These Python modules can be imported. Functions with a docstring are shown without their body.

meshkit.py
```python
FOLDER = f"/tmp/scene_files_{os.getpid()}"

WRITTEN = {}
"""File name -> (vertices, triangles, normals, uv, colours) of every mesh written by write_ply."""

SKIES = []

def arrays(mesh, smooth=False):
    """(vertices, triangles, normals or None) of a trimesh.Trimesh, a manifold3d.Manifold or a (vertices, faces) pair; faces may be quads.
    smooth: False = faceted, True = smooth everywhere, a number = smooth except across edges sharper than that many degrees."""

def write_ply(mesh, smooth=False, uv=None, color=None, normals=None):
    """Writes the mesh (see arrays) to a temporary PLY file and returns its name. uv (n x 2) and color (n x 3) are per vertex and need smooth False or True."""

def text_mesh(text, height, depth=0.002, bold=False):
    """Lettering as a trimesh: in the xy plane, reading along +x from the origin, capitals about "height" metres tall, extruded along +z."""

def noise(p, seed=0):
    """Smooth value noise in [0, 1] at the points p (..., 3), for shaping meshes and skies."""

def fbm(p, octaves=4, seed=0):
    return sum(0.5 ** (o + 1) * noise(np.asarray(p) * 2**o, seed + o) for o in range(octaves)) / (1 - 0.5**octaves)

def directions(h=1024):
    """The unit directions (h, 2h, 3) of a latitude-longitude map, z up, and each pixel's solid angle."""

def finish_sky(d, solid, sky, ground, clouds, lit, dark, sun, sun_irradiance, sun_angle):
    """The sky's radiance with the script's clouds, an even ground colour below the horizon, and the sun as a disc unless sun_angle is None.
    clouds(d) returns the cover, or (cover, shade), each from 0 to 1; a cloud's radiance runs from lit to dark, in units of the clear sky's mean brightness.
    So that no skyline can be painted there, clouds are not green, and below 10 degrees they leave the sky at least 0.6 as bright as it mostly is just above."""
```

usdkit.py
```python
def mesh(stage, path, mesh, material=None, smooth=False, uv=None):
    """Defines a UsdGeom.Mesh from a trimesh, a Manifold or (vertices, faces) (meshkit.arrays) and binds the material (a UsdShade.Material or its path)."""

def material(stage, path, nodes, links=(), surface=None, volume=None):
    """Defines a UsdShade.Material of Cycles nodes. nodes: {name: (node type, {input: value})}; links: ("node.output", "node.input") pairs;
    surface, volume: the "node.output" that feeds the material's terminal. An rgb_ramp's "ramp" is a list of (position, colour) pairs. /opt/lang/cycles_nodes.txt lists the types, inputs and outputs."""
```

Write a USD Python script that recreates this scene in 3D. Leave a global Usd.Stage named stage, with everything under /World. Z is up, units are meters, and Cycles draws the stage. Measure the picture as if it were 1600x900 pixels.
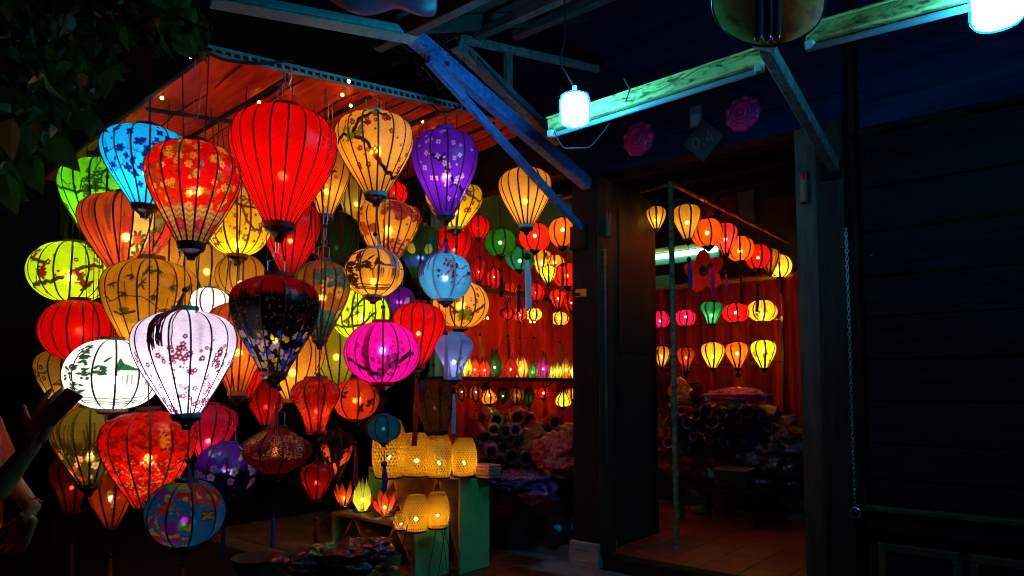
import math, numpy as np, trimesh, manifold3d, usdkit, meshkit
from scipy.interpolate import PchipInterpolator
from pxr import Usd, UsdGeom, UsdLux, UsdShade, Gf, Sdf

stage = Usd.Stage.CreateInMemory()
UsdGeom.SetStageUpAxis(stage, 'Z'); UsdGeom.SetStageMetersPerUnit(stage, 1.0)
UsdGeom.Xform.Define(stage, '/World'); UsdGeom.Scope.Define(stage, '/World/Looks')
PI = math.pi

# ------------------------------------------------------------------ camera
FPX, CY, EYE = 1080., 532., 1.45                 # focal length in photo pixels, optical centre row, eye height
PITCH, YAW = math.atan(73 / 1080), math.atan2(.639, .769)
_f0 = np.array([-math.sin(YAW), math.cos(YAW), 0]); RIGHT = np.array([math.cos(YAW), math.sin(YAW), 0])
FWD = _f0 * math.cos(PITCH) + np.array([0, 0, math.sin(PITCH)]); UPV = np.cross(RIGHT, FWD); CAM = np.array([0, 0, EYE])
cam = UsdGeom.Camera.Define(stage, '/World/camera')
cam.CreateHorizontalApertureAttr(36.0); cam.CreateVerticalApertureAttr(20.25)
cam.CreateFocalLengthAttr(FPX / 1600 * 36.0); cam.CreateVerticalApertureOffsetAttr((CY - 450) / 1600 * 36.0)
cam.CreateClippingRangeAttr(Gf.Vec2f(.05, 500)); cam.CreateExposureAttr(0.3)
m4 = Gf.Matrix4d(*[float(x) for x in (*RIGHT, 0, *UPV, 0, *(-FWD), 0, *CAM, 1)])
cam.AddTransformOp().Set(m4)

# ------------------------------------------------------------------ night sky
usdkit.material(stage, '/World/Looks/night_sky', {
    's': ('sky_texture', {'sky_type': 'single_scattering', 'sun_disc': False, 'sun_elevation': 0.02, 'sun_rotation': 2.4}),
    'b': ('background_shader', {'strength': 0.0005})}, [('s.color', 'b.color')], surface='b.background')
dome = UsdLux.DomeLight.Define(stage, '/World/sky'); dome.CreateIntensityAttr(1.0)
UsdShade.MaterialBindingAPI.Apply(dome.GetPrim()).Bind(UsdShade.Material.Get(stage, '/World/Looks/night_sky'))
dome.GetPrim().SetCustomDataByKey('kind', 'structure')

# ------------------------------------------------------------------ helpers
def ray(px, py): return FWD + RIGHT * (px - 800) / FPX + UPV * (CY - py) / FPX
def P(px, py, d): return CAM + ray(px, py) * d
def on(px, py, ax, v):
    r = ray(px, py); return CAM + r * ((v - CAM[ax]) / r[ax])

_used, _org = {}, {}
def numbered(parent, name):
    k = _used[(parent, name)] = _used.get((parent, name), -1) + 1
    return name if k == 0 else '%s_%03d' % (name, k)
def tag(p, label=None, cat=None, group=None, kind=None):
    p = p if isinstance(p, Usd.Prim) else p.GetPrim()
    for k, v in (('label', label), ('category', cat), ('group', group), ('kind', kind)):
        if v: p.SetCustomDataByKey(k, v)
    return p
def thing(name, label=None, cat=None, loc=(0, 0, 0), group=None, kind=None):
    path = '/World/' + numbered('/World', name)
    x = UsdGeom.Xform.Define(stage, path); x.AddTranslateOp().Set(Gf.Vec3d(*map(float, loc)))
    _org[path] = np.array(loc, float)
    return tag(x, label, cat, group, kind)
def obj(name, mesh, mat, parent=None, smooth=False, local=False, paint=None, label=None):
    """One Mesh prim under parent (world coordinates unless local) or under /World."""
    pp = str(parent.GetPath()) if parent is not None else '/World'
    path = pp + '/' + numbered(pp, name)
    o = _org.get(pp, np.zeros(3)); _org[path] = o
    v, f, n = meshkit.arrays(mesh, smooth)
    if not local: v = v - o
    g = usdkit.mesh(stage, path, (v, f), mat, smooth=False)
    if n is not None:
        from pxr import Vt
        g.CreateNormalsAttr(Vt.Vec3fArray.FromNumpy(n.astype(np.float32))); g.SetNormalsInterpolation('vertex')
    if paint is not None:
        from pxr import Vt
        UsdGeom.PrimvarsAPI(g).CreatePrimvar('paint', Sdf.ValueTypeNames.Color3fArray, 'vertex').Set(Vt.Vec3fArray.FromNumpy(np.asarray(paint, np.float32)))
    return tag(g, label)
def struct(name, mesh, mat, parent=None, **k): return tag(obj(name, mesh, mat, parent, **k), kind='structure')

def cat(ms):
    V, F, n = [], [], 0
    for m in ms:
        v, f, _ = meshkit.arrays(m); V.append(v); F.append(f + n); n += len(v)
    return np.vstack(V), np.vstack(F)
def box(x0, x1, y0, y1, z0, z1, b=0.004):
    """A box with chamfered edges."""
    b = min(b, .3 * abs(x1 - x0), .3 * abs(y1 - y0), .3 * abs(z1 - z0))
    pts = []
    for x, sx in ((x0, 1), (x1, -1)):
        for y, sy in ((y0, 1), (y1, -1)):
            for z, sz in ((z0, 1), (z1, -1)):
                pts += [(x + sx * b, y + sy * b, z), (x + sx * b, y, z + sz * b), (x, y + sy * b, z + sz * b)]
    return trimesh.convex.convex_hull(np.array(pts))
def frame3(t):
    t = t / (np.linalg.norm(t) + 1e-12)
    a = np.cross(t, [0, 0, 1.] if abs(t[2]) < .9 else [1., 0, 0]); a /= np.linalg.norm(a)
    return a, np.cross(t, a)
def tube(pts, rad, sides=6, flat=None):
    p = np.asarray(pts, float); rad = np.broadcast_to(rad, (len(p),)); t = np.gradient(p, axis=0)
    V = []
    for i in range(len(p)):
        a, b = frame3(t[i])
        for k in range(sides):
            th = 2 * PI * (k + .5) / sides
            V.append(p[i] + rad[i] * (math.cos(th) * a + math.sin(th) * b))
    F = []
    for i in range(len(p) - 1):
        for k in range(sides):
            q = [i * sides + k, i * sides + (k + 1) % sides, (i + 1) * sides + (k + 1) % sides, (i + 1) * sides + k]
            F += [[q[0], q[1], q[2]], [q[0], q[2], q[3]]]
    n = len(V); V += [p[0], p[-1]]
    for k in range(sides):
        F += [[n, (k + 1) % sides, k], [n + 1, (len(p) - 1) * sides + k, (len(p) - 1) * sides + (k + 1) % sides]]
    return np.array(V), np.array(F)
def beam(p, q, w, h, roll=0, b=.006):
    """A rectangular timber from p to q."""
    p, q = np.asarray(p, float), np.asarray(q, float); L = np.linalg.norm(q - p)
    m = box(0, L, -w / 2, w / 2, -h / 2, h / 2, b)
    t = (q - p) / L; a = np.cross([0, 0, 1.], t) if abs(t[2]) < .95 else np.array([0, 1., 0]); a /= np.linalg.norm(a); c = np.cross(t, a)
    a, c = a * math.cos(roll) + c * math.sin(roll), -a * math.sin(roll) + c * math.cos(roll)
    v = m.vertices
    return trimesh.Trimesh(p + v[:, :1] * t + v[:, 1:2] * a + v[:, 2:3] * c, m.faces, process=False)
def lathe(prof, n=20, at=(0, 0, 0), axis=None):
    prof = np.asarray(prof, float); V, F, m = [], [], len(prof)
    for i in range(n):
        a = 2 * PI * i / n
        for r, z in prof: V.append((r * math.cos(a), r * math.sin(a), z))
    for i in range(n):
        j = (i + 1) % n
        for k in range(m - 1):
            F += [[i * m + k, j * m + k, j * m + k + 1], [i * m + k, j * m + k + 1, i * m + k + 1]]
    V = np.array(V)
    if axis is not None:
        t = np.asarray(axis, float); t = t / np.linalg.norm(t); a, b = frame3(t)
        V = V[:, :1] * a + V[:, 1:2] * b + V[:, 2:3] * t
    return V + np.asarray(at, float), np.array(F)
def soft(pts, n=6):
    p = np.array(pts, float); k = np.arange(len(p)); q = np.linspace(0, len(p) - 1, (len(p) - 1) * n + 1)
    return np.stack([PchipInterpolator(k, p[:, i])(q) for i in range(3)], 1)
def sphere(c, r, sub=1):
    s = trimesh.creation.icosphere(sub, r); s.apply_translation(c); return s

# ------------------------------------------------------------------ materials
M = {}
def plain(name, col, rough=.6, metal=0, spec=.4, **k):
    if name not in M:
        M[name] = usdkit.material(stage, '/World/Looks/' + name, {'p': ('principled_bsdf', {'base_color': col, 'roughness': rough, 'metallic': metal, 'specular_ior_level': spec, **k})}, surface='p.BSDF')
    return M[name]
def mottled(name, c1, c2, scale=6, stretch=(1, 1, 1), rough=.7, bump=.15, lo=.35, hi=.65, spec=.3, dist=0.4):
    """Two-tone procedural surface (grain, dirt, peeling paint) with a little relief."""
    if name not in M:
        M[name] = usdkit.material(stage, '/World/Looks/' + name, {
            't': ('texture_coordinate', {}), 'm': ('mapping', {'scale': stretch}),
            'n': ('noise_texture', {'scale': scale, 'detail': 6, 'roughness': .62, 'distortion': dist}),
            'r': ('rgb_ramp', {'ramp': [(0, c1), (lo, c1), (hi, c2), (1, c2)]}),
            'b': ('bump', {'strength': bump, 'distance': .01}),
            'p': ('principled_bsdf', {'roughness': rough, 'specular_ior_level': spec})},
            [('t.object', 'm.vector'), ('m.vector', 'n.vector'), ('n.fac', 'r.fac'), ('r.color', 'p.base_color'), ('n.fac', 'b.height'), ('b.normal', 'p.normal')], surface='p.BSDF')
    return M[name]
def glow(name, col, s):
    if name not in M:
        M[name] = usdkit.material(stage, '/World/Looks/' + name, {'e': ('emission', {'color': col, 'strength': s})}, surface='e.emission')
    return M[name]
def silk(name, thru=.68, clear=.03, slub=.25, gauze=.30, halo=.16):
    """Painted silk: some light reflected, most passed on diffusely, some scattered forward, a little straight through the weave. Colour = the cloth's own print ("paint")."""
    M[name] = usdkit.material(stage, '/World/Looks/' + name, {
        'a': ('attribute', {'attribute': 'paint'}), 't': ('texture_coordinate', {}), 'm': ('mapping', {'scale': (1, 1, 4)}), 'm2': ('mapping', {'scale': (1, 1, .35)}),
        'n': ('noise_texture', {'scale': 45, 'detail': 3}), 'r': ('rgb_ramp', {'ramp': [(.3, (1 - slub,) * 3), (.7, (1, 1, 1))]}),
        'n2': ('noise_texture', {'scale': 7, 'detail': 3, 'distortion': .6}), 'r2': ('rgb_ramp', {'ramp': [(.3, (.82, .80, .78)), (.62, (1, 1, 1))]}),
        'x': ('mix', {'mix_type': 'multiply', 'fac': 1.0}), 'x2': ('mix', {'mix_type': 'multiply', 'fac': 1.0}),
        'n3': ('noise_texture', {'scale': 26, 'detail': 4, 'distortion': .8}), 'b': ('bump', {'strength': .35, 'distance': .012}),
        'd': ('diffuse_bsdf', {}), 'l': ('translucent_bsdf', {}), 'c': ('transparent_bsdf', {}), 'g': ('glossy_bsdf', {'roughness': .32, 'color': (1, 1, 1)}),
        'f': ('refraction_bsdf', {'roughness': .42, 'IOR': 1.18, 'distribution': 'ggx'}), 'kf': ('mix_closure', {'fac': halo}),
        'w': ('mix', {'fac': gauze, 'color2': (1, .72, .28)}), 'k': ('mix_closure', {'fac': thru}), 'k2': ('mix_closure', {'fac': clear}), 'k3': ('mix_closure', {'fac': .012})},
        [('a.color', 'x.color1'), ('t.object', 'm.vector'), ('m.vector', 'n.vector'), ('n.fac', 'r.fac'), ('r.color', 'x.color2'),
         ('t.object', 'm2.vector'), ('m2.vector', 'n2.vector'), ('m2.vector', 'n3.vector'), ('n2.fac', 'r2.fac'), ('x.color', 'x2.color1'), ('r2.color', 'x2.color2'), ('n3.fac', 'b.height'), ('b.normal', 'd.normal'), ('b.normal', 'g.normal'),
         ('x2.color', 'd.color'), ('x2.color', 'l.color'), ('x2.color', 'f.color'), ('a.color', 'w.color1'), ('w.color', 'c.color'), ('d.BSDF', 'k.closure1'), ('l.BSDF', 'k.closure2'),
         ('k.closure', 'kf.closure1'), ('f.BSDF', 'kf.closure2'), ('kf.closure', 'k2.closure1'), ('c.BSDF', 'k2.closure2'), ('k2.closure', 'k3.closure1'), ('g.BSDF', 'k3.closure2')], surface='k3.closure')
    return M[name]
SILK = silk('silk'); DENSE = silk('dense_silk', .68, .006, .25, .2, .24); SHEER = silk('sheer_silk', .62, .26, .15, .30, .22); VELVET = silk('velvet', .5, .008, .35, 0., .05)
RIB = plain('rib_bamboo', (.025, .012, .008), .55)
BLACKWOOD = plain('black_lacquer', (.012, .008, .007), .22, spec=.6)
CORD = plain('dark_cord', (.02, .015, .02), .8)
WIRE = plain('steel_wire', (.55, .55, .58), .35, metal=1)
GILT = plain('brass', (.55, .38, .1), .35, metal=1)
def cloth(col): return plain('cloth_%02d_%02d_%02d' % tuple(int(round(c * 99)) for c in col), col, .7)

# ------------------------------------------------------------------ lantern shapes and prints
PROF = {
 'balloon': [(0, .28), (.12, .43), (.3, .665), (.5, .89), (.62, .975), (.71, 1), (.81, .96), (.9, .815), (.96, .56), (1, .25)],
 'oval': [(0, .30), (.05, .53), (.18, .80), (.35, .955), (.5, 1), (.65, .955), (.82, .80), (.95, .53), (1, .28)],
 'vase': [(0, .40), (.15, .47), (.35, .62), (.52, .84), (.66, .98), (.75, 1), (.86, .92), (.95, .68), (1, .44)],
 'onion': [(0, .30), (.12, .55), (.28, .86), (.45, 1), (.6, .96), (.75, .76), (.88, .46), (1, .26)],
 'jar': [(0, .55), (.2, .72), (.45, .93), (.65, 1), (.85, .9), (.95, .72), (1, .52)],
 'egg': [(0, .16), (.15, .48), (.4, .85), (.65, 1), (.85, .82), (1, .42)],
 'flask': [(0, .5), (.12, .92), (.25, 1), (.4, .92), (.6, .6), (.8, .34), (1, .2)],
}
class Cloth:
    """A lantern's cloth as a grid of angle A (0 faces the viewer) x height T, on which motifs are painted in metres."""
    def __init__(s, prof, R, H, nth, nz, base):
        s.R, s.H, s.r = R, H, PchipInterpolator(*np.array(PROF[prof]).T)
        a, t = np.linspace(-PI, PI, nth, endpoint=False), np.linspace(0, 1, nz)
        s.A, s.T = np.meshgrid(a, t, indexing='ij'); s.Rr = s.r(s.T) * R
        s.C = np.broadcast_to(np.array(base, float), (nth, nz, 3)).copy()
        s.aa = max(2 * PI * R / nth, H / nz) * .75
        s.X = s.r(s.T) * np.sin(s.A); s.front = np.cos(s.A) > 0
    def ang(s, x, t): return math.asin(max(-.98, min(.98, x / max(.05, float(s.r(np.clip(t, 0, 1)))))))
    def d(s, a0, t0):
        da = (s.A - a0 + PI) % (2 * PI) - PI
        return da * s.Rr, (s.T - t0) * s.H
    def put(s, mask, col, k=1.):
        m = (np.clip(mask, 0, 1) * k)[..., None]; s.C = s.C * (1 - m) + np.array(col) * m
    def dot(s, a, t, r, col):
        x, y = s.d(a, t); s.put((r - np.hypot(x, y)) / s.aa + .5, col)
    def flower(s, a, t, r, col, mid=None, n=5, rot=0.):
        if n == 5:
            for k in range(5):
                g = rot + 2 * PI * k / 5; s.dot(a + r * .56 * math.cos(g) / max(.02, float(s.r(np.clip(t, 0, 1))) * s.R), t + r * .56 * math.sin(g) / s.H, r * .36, col)
            if mid is not None: s.dot(a, t, r * .2, mid)
            return
        x, y = s.d(a, t); q = np.hypot(x, y); ph = np.arctan2(y, x) + rot
        s.put((r * (.52 + .48 * np.abs(np.cos(n * ph / 2))) - q) / s.aa + .5, col)
        if mid is not None: s.put((r * .28 - q) / s.aa + .5, mid)
    def leaf(s, a, t, L, w, ang, col):
        x, y = s.d(a, t); u = x * math.cos(ang) + y * math.sin(ang); v = -x * math.sin(ang) + y * math.cos(ang)
        k = np.clip(u / L, 0, 1); s.put((w * np.sin(PI * k ** .7) - np.abs(v)) / s.aa + .4 - 9 * ((u < 0) | (u > L)), col)
    def line(s, pts, w, col):
        """pts: (angle, t) points."""
        best = np.full(s.A.shape, 9.)
        for (a0, t0), (a1, t1) in zip(pts[:-1], pts[1:]):
            x, y = s.d(a0, t0); ex, ey = (a1 - a0) * s.R * float(s.r(np.clip((t0 + t1) / 2, 0, 1))), (t1 - t0) * s.H
            k = np.clip((x * ex + y * ey) / (ex * ex + ey * ey + 1e-9), 0, 1)
            best = np.minimum(best, np.hypot(x - k * ex, y - k * ey))
        s.put((w - best) / s.aa + .5, col)
    def noise(s, sc, seed=0, oct=3):
        p = np.stack([np.cos(s.A) * s.Rr, np.sin(s.A) * s.Rr, s.T * s.H], -1) * sc + 50
        return meshkit.fbm(p, oct, seed)
    def both(s, fn):
        """Draws the motif on the front and again round the back."""
        for off in (0, PI): fn(off)

DARK = (.006, .01, .012)
def crooked(rng, pts, n=6, j=.02):
    pts = np.array(pts, float); k = np.linspace(0, len(pts) - 1, (len(pts) - 1) * n + 1)
    out = np.stack([np.interp(k, range(len(pts)), pts[:, i]) for i in (0, 1)], 1)
    return out + rng.normal(0, j, out.shape) * np.array([1, .6])
def branch_blossom(branches, fl, mid=None, nf=40, size=.028, bcol=DARK, bw=.010, seed=1, leaf=None, nl=0, scatter=.0, box_=None, n=5, dots=.4):
    if max(fl) < .58: fl = tuple(.45 * x for x in fl)
    def fn(c):
        rng = np.random.default_rng(seed)
        def go(off):
            anchors = []
            for br in branches:
                pts = [(c.ang(x, y) + off, y) for x, y in br]
                cp = crooked(rng, pts); c.line(cp, bw * c.R / .25, bcol); anchors += list(cp)
                for _ in range(3):
                    i = rng.integers(1, len(cp) - 1); a, t = cp[i]
                    tw = [(a, t), (a + rng.uniform(-.25, .25), t + rng.uniform(-.08, .14)), (a + rng.uniform(-.4, .4), t + rng.uniform(-.1, .22))]
                    cp2 = crooked(rng, tw, 4, .012); c.line(cp2, bw * .45 * c.R / .25, bcol); anchors += list(cp2)
            for _ in range(nf):
                if box_ is not None and (rng.random() < scatter or not anchors):
                    x0, x1, y0, y1 = box_; t = rng.uniform(y0, y1); a = c.ang(rng.uniform(x0, x1), t) + off
                else:
                    a, t = anchors[rng.integers(len(anchors))]; a, t = a + rng.normal(0, .15), t + rng.normal(0, .055)
                sz = .86 * size * rng.uniform(.65, 1.15) * c.R / .25
                if rng.random() < dots: c.dot(a, t, sz * .38, fl)
                else: c.flower(a, t, sz, fl, mid, n, rng.uniform(0, 6))
            for _ in range(nl):
                a, t = anchors[rng.integers(len(anchors))]; c.leaf(a, t, .07 * c.R / .25, .014, rng.uniform(0, 2 * PI), leaf)
        c.both(go)
    return fn
def p_floral_gold(c):
    rng = np.random.default_rng(3); g = (.62, .36, .04)
    m = c.noise(9, 5) ; c.put((m - .58) * 9, (.16, .05, .01), .6); c.put((c.noise(60, 8) - .60) * 12, (.10, .03, .01), .7)
    for _ in range(230):
        a, t = rng.uniform(-PI, PI), rng.uniform(.3, .97)
        c.flower(a, t, rng.uniform(.008, .024), g if rng.random() < .70 else (.16, .14, .02), (.75, .05, .02), 6, rng.uniform(0, 6))
    for _ in range(10): c.flower(rng.uniform(-PI, PI), rng.uniform(.6, .95), .018, (.25, .05, .6), g, 5)
    edge = .285 + .035 * np.abs(np.sin(c.A * 4)); low = np.clip((edge - c.T) / .01, 0, 1)
    c.put(low, (.50, .30, .10)); w = np.sin((c.T * c.H) * 260 + 3 * np.abs(np.sin(c.A * 14))) ; c.put(low * (w > .35), (.16, .07, .03), .7)
    for k in range(-3, 4):
        a = k * .9 + .35; c.flower(a, .15, .034, (.6, .02, .03), None, 12); c.dot(a, .15, .028, (.3, .02, .12)); c.leaf(a, .11, .05, .006, PI / 2, (.75, .04, .03)); c.leaf(a - .06, .15, .04, .005, 0, (.75, .04, .03))
def p_grass(c):
    rng = np.random.default_rng(8)
    st = meshkit.fbm(np.stack([c.A * 16, c.T * 3.5 - .8 * np.sin(c.A * 3), 0 * c.A], -1) + 40, 3, 4)
    c.put((st - .5) * 8, (.10, .012, .01), .8); c.put((c.noise(7, 2) - .5) * 4 * (c.T < .62), (.34, .015, .01), .7)
    y = np.clip((c.A - .12) * 60, 0, 1) * np.clip((.62 - c.A) * 60, 0, 1); c.put(y, (.68, .48, .12))
    r = np.clip((c.A - .62) * 60, 0, 1) * np.clip((1.9 - c.A) * 60, 0, 1); c.put(r, (.6, .03, .03))
    for a, t, s in ((.42, .76, .036), (.75, .62, .05), (1.05, .80, .04)): c.dot(a, t, s, (.10, .12, .02)); c.dot(a, t, s * .6, (.18, .19, .05))
    for a, t in ((.3, .38), (.8, .45), (.5, .2), (1.1, .3)):
        c.flower(a, t, .06, (.05, .05, .015), None, 9); c.flower(a, t, .03, (.55, .05, .02), None, 7)
    for _ in range(50): c.leaf(rng.uniform(.1, 1.2), rng.uniform(.1, .9), .04, .004, rng.uniform(0, 6.3), (.05, .06, .015))
    c.both(lambda o: [c.flower(rng.uniform(1.6, 4.5), rng.uniform(.2, .9), .03, (.65, .3, .03), None, 6) for _ in range(8)])
def p_bamboo(c):
    rng = np.random.default_rng(5); ink = (.05, .055, .012)
    def go(off):
        for x, t in ((-.75, .72), (-.5, .63), (-.38, .80), (-.1, .86), (.05, .62), (.12, .86), (.3, .5), (.42, .72), (.62, .60), (.75, .74), (.3, .34), (-.85, .6), (-.2, .72)):
            a = c.ang(x, t) + off
            for k in range(7): c.leaf(a, t, rng.uniform(.035, .065), .0058, -PI / 2 + rng.normal(0, .9), ink)
            c.line([(a, t), (a + rng.normal(0, .1), t + .1)], .003, ink)
        c.line(crooked(rng, [(-1.2 + off, .55), (-.3 + off, .60), (.4 + off, .44), (1.2 + off, .40)]), .0035, ink)
        c.line([(-.95 + off, .455), (-.75 + off, .43), (-.35 + off, .46)], .008, ink); c.line([(-.72 + off, .47), (-.55 + off, .475)], .014, (.16, .13, .05))
        c.line([(0. + off, .36), (.3 + off, .34), (.6 + off, .36)], .006, ink); c.line([(.2 + off, .365), (.4 + off, .37)], .012, ink)
        for k in range(6): c.line([(-.8 + off, .42 - k * .012), (-.3 + off, .42 - k * .012)], .0016, (.3, .25, .08))
    c.both(go)
def p_landscape(ink, hill, soft):
    def fn(c):
        rng = np.random.default_rng(2)
        def go(off):
            for x, t, n in ((-.86, .55, 14), (-.8, .35, 14), (-.62, .72, 12), (-.55, .5, 12), (-.33, .60, 12), (-.7, .22, 10), (-.6, .85, 6)):
                a = c.ang(x, t) + off
                for _ in range(n): c.leaf(a + rng.normal(0, .10), t + rng.normal(0, .05), rng.uniform(.03, .07), .009, rng.normal(0, .3), ink)
            x, y = c.X if off == 0 else c.X, c.T
            inn = c.front if off == 0 else ~c.front
            h = .60 + .10 * np.exp(-((x - .12) / .06) ** 2) + .07 * np.exp(-((x - .3) / .14) ** 2) + .03 * np.sin(x * 13)
            c.put(inn * (x > .02) * np.clip((h - y) / .012, 0, 1) * np.clip((y - .555) / .02, 0, 1), hill)
            streak = meshkit.fbm(np.stack([c.A * 22, c.T * 2, 0 * c.T], -1) + 30, 2, 7)
            c.put(inn * (x > .1) * np.clip((.50 + .06 * x - y) / .015, 0, 1) * np.clip((y - .28) / .12, 0, 1) * np.clip((streak - .42) * 6, 0, 1), soft, .85)
            c.put(inn * (x > -.12) * (x < .02) * np.clip((.50 - y) / .02, 0, 1) * np.clip((y - .42) / .04, 0, 1), hill, .9)
            c.put(inn * (x > -.03) * (x < .05) * np.clip((.45 - y) / .02, 0, 1) * np.clip((y - .24) / .04, 0, 1) * (streak > .4), soft)
            for t in (.16, .11, .08): c.line([(-.9 + off, t + .03), (.1 + off, t), (.8 + off, t + .03)], .004, soft)
            c.line([(c.ang(-.02, .45) + off, .45), (c.ang(.16, .7) + off, .66)], .004, ink)
        c.both(go)
    return fn
def p_scatter(fl, n, size, y0, y1, seed, mid=None, dots=.5, stems=None):
    def fn(c):
        rng = np.random.default_rng(seed); cl = [(rng.uniform(-PI, PI), rng.uniform(y0, y1)) for _ in range(max(3, n // 9))]
        for _ in range(n):
            a, t = cl[rng.integers(len(cl))]; a += rng.normal(0, .16); t += rng.normal(0, .07)
            sz = size * rng.uniform(.6, 1.15) * c.R / .25; f = fl[rng.integers(len(fl))] if isinstance(fl, list) else fl
            if rng.random() < dots: c.dot(a, t, sz * .42, f)
            else: c.flower(a, t, sz, f, mid, 5, rng.uniform(0, 6))
        if stems: c.line(crooked(rng, stems), .006, DARK)
    return fn
def p_garden(c):
    rng = np.random.default_rng(4)
    edge = .62 + .12 * (meshkit.fbm(np.stack([c.A * 9, 0 * c.A, 0 * c.A], -1) + 20, 3, 1) - .5)
    c.put((edge - c.T) / .1 + .4 * (c.noise(30, 3) - .5), (.03, .025, .006), .93)
    for _ in range(60): a = rng.uniform(-PI, PI); c.line([(a, .5), (a + rng.normal(0, .06), rng.uniform(.62, .82))], .004, (.06, .05, .01))
    for _ in range(60):
        c.flower(rng.uniform(-PI, PI), rng.uniform(.05, .5), rng.uniform(.014, .032), [(.75, .03, .02), (.8, .45, .12), (.7, .04, .1), (.7, .55, .3)][rng.integers(4)], (.5, .2, .02), rng.integers(5, 8), rng.uniform(0, 6))
    for _ in range(220): c.dot(rng.uniform(-PI, PI), rng.uniform(.35, .7), .005, [(.5, .06, .02), (.35, .22, .03)][rng.integers(2)])
def p_ornate(c):
    c.put((c.noise(26, 3) - .47) * 9, (.16, .006, .006), .75)
    n2 = c.noise(75, 6, 2); c.put((n2 - .58) * 14 * np.clip((.62 - c.T) * 4, .12, 1), (.62, .22, .03))
    g = np.clip(1 - np.abs(c.A - .35) / .13, 0, 1) * np.clip(1 - np.abs(c.T - .74) / .16, 0, 1); c.put(g * (n2 > .46) * 3, (.75, .33, .05))
def p_navy(c):
    c.put((.60 - c.T) / .16 + .3, (.004, .003, .014), .97); rng = np.random.default_rng(6)
    for _ in range(46):
        t = rng.uniform(.2, .62); c.flower(rng.uniform(-PI, PI), t, rng.uniform(.018, .030), [(.6, .45, .6), (.2, .12, .5), (.5, .2, .5)][rng.integers(3)], (.15, .02, .1), 5, rng.uniform(0, 6))
    for k in range(8): c.dot(-.9 + k * .08, .86 - .012 * k * (8 - k) * .3, .010, (.75, .7, .8)); c.dot(.45 + k * .05, .72 + .03 * k, .009, (.75, .7, .8))
    for a, t, g in ((-.35, .66, .9), (-.25, .70, 2.3), (-.45, .5, .2)): c.leaf(a, t, .07, .012, g, (.05, .2, .6))
def p_patch(c):
    n1, n2, n3 = c.noise(15, 2), c.noise(17, 9), c.noise(14, 4); fr_ = (np.abs(c.A + .55) < .75) | (c.T > .74)
    c.put((n1 - .50) * 25 * fr_, (.20, .34, .02)); c.put((n2 - .54) * 25 * fr_, (.30, .02, .30)); c.put((n3 - .55) * 25 * fr_, (.60, .03, .015)); c.put((c.noise(30, 6) - .60) * 25 * fr_, (.62, .40, .05))
    c.put(((c.A > -.28) & (c.A < .28)) * 0., (0, 0, 0))
    c.put(np.clip((c.A - .32) * 40, 0, 1) * np.clip((1.9 - c.A) * 40, 0, 1), (.02, .17, .42))
    for a0 in (.45, .8, 1.1): c.flower(a0, .84 - .12 * (a0 - .45), .06, (.6, .03, .02), (.6, .35, .05), 7, a0)
    for g in (.5, 2.5, -.4, 3.6): c.leaf(.62, .52, .045 if g > 0 else .038, .016, g, (.02, .015, .01)); c.leaf(.62, .52, .038, .010, g, (.6, .25, .03))
    for g in (.5, 2.5): c.leaf(1.15, .30, .03, .01, g, (.5, .2, .03))
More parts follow.
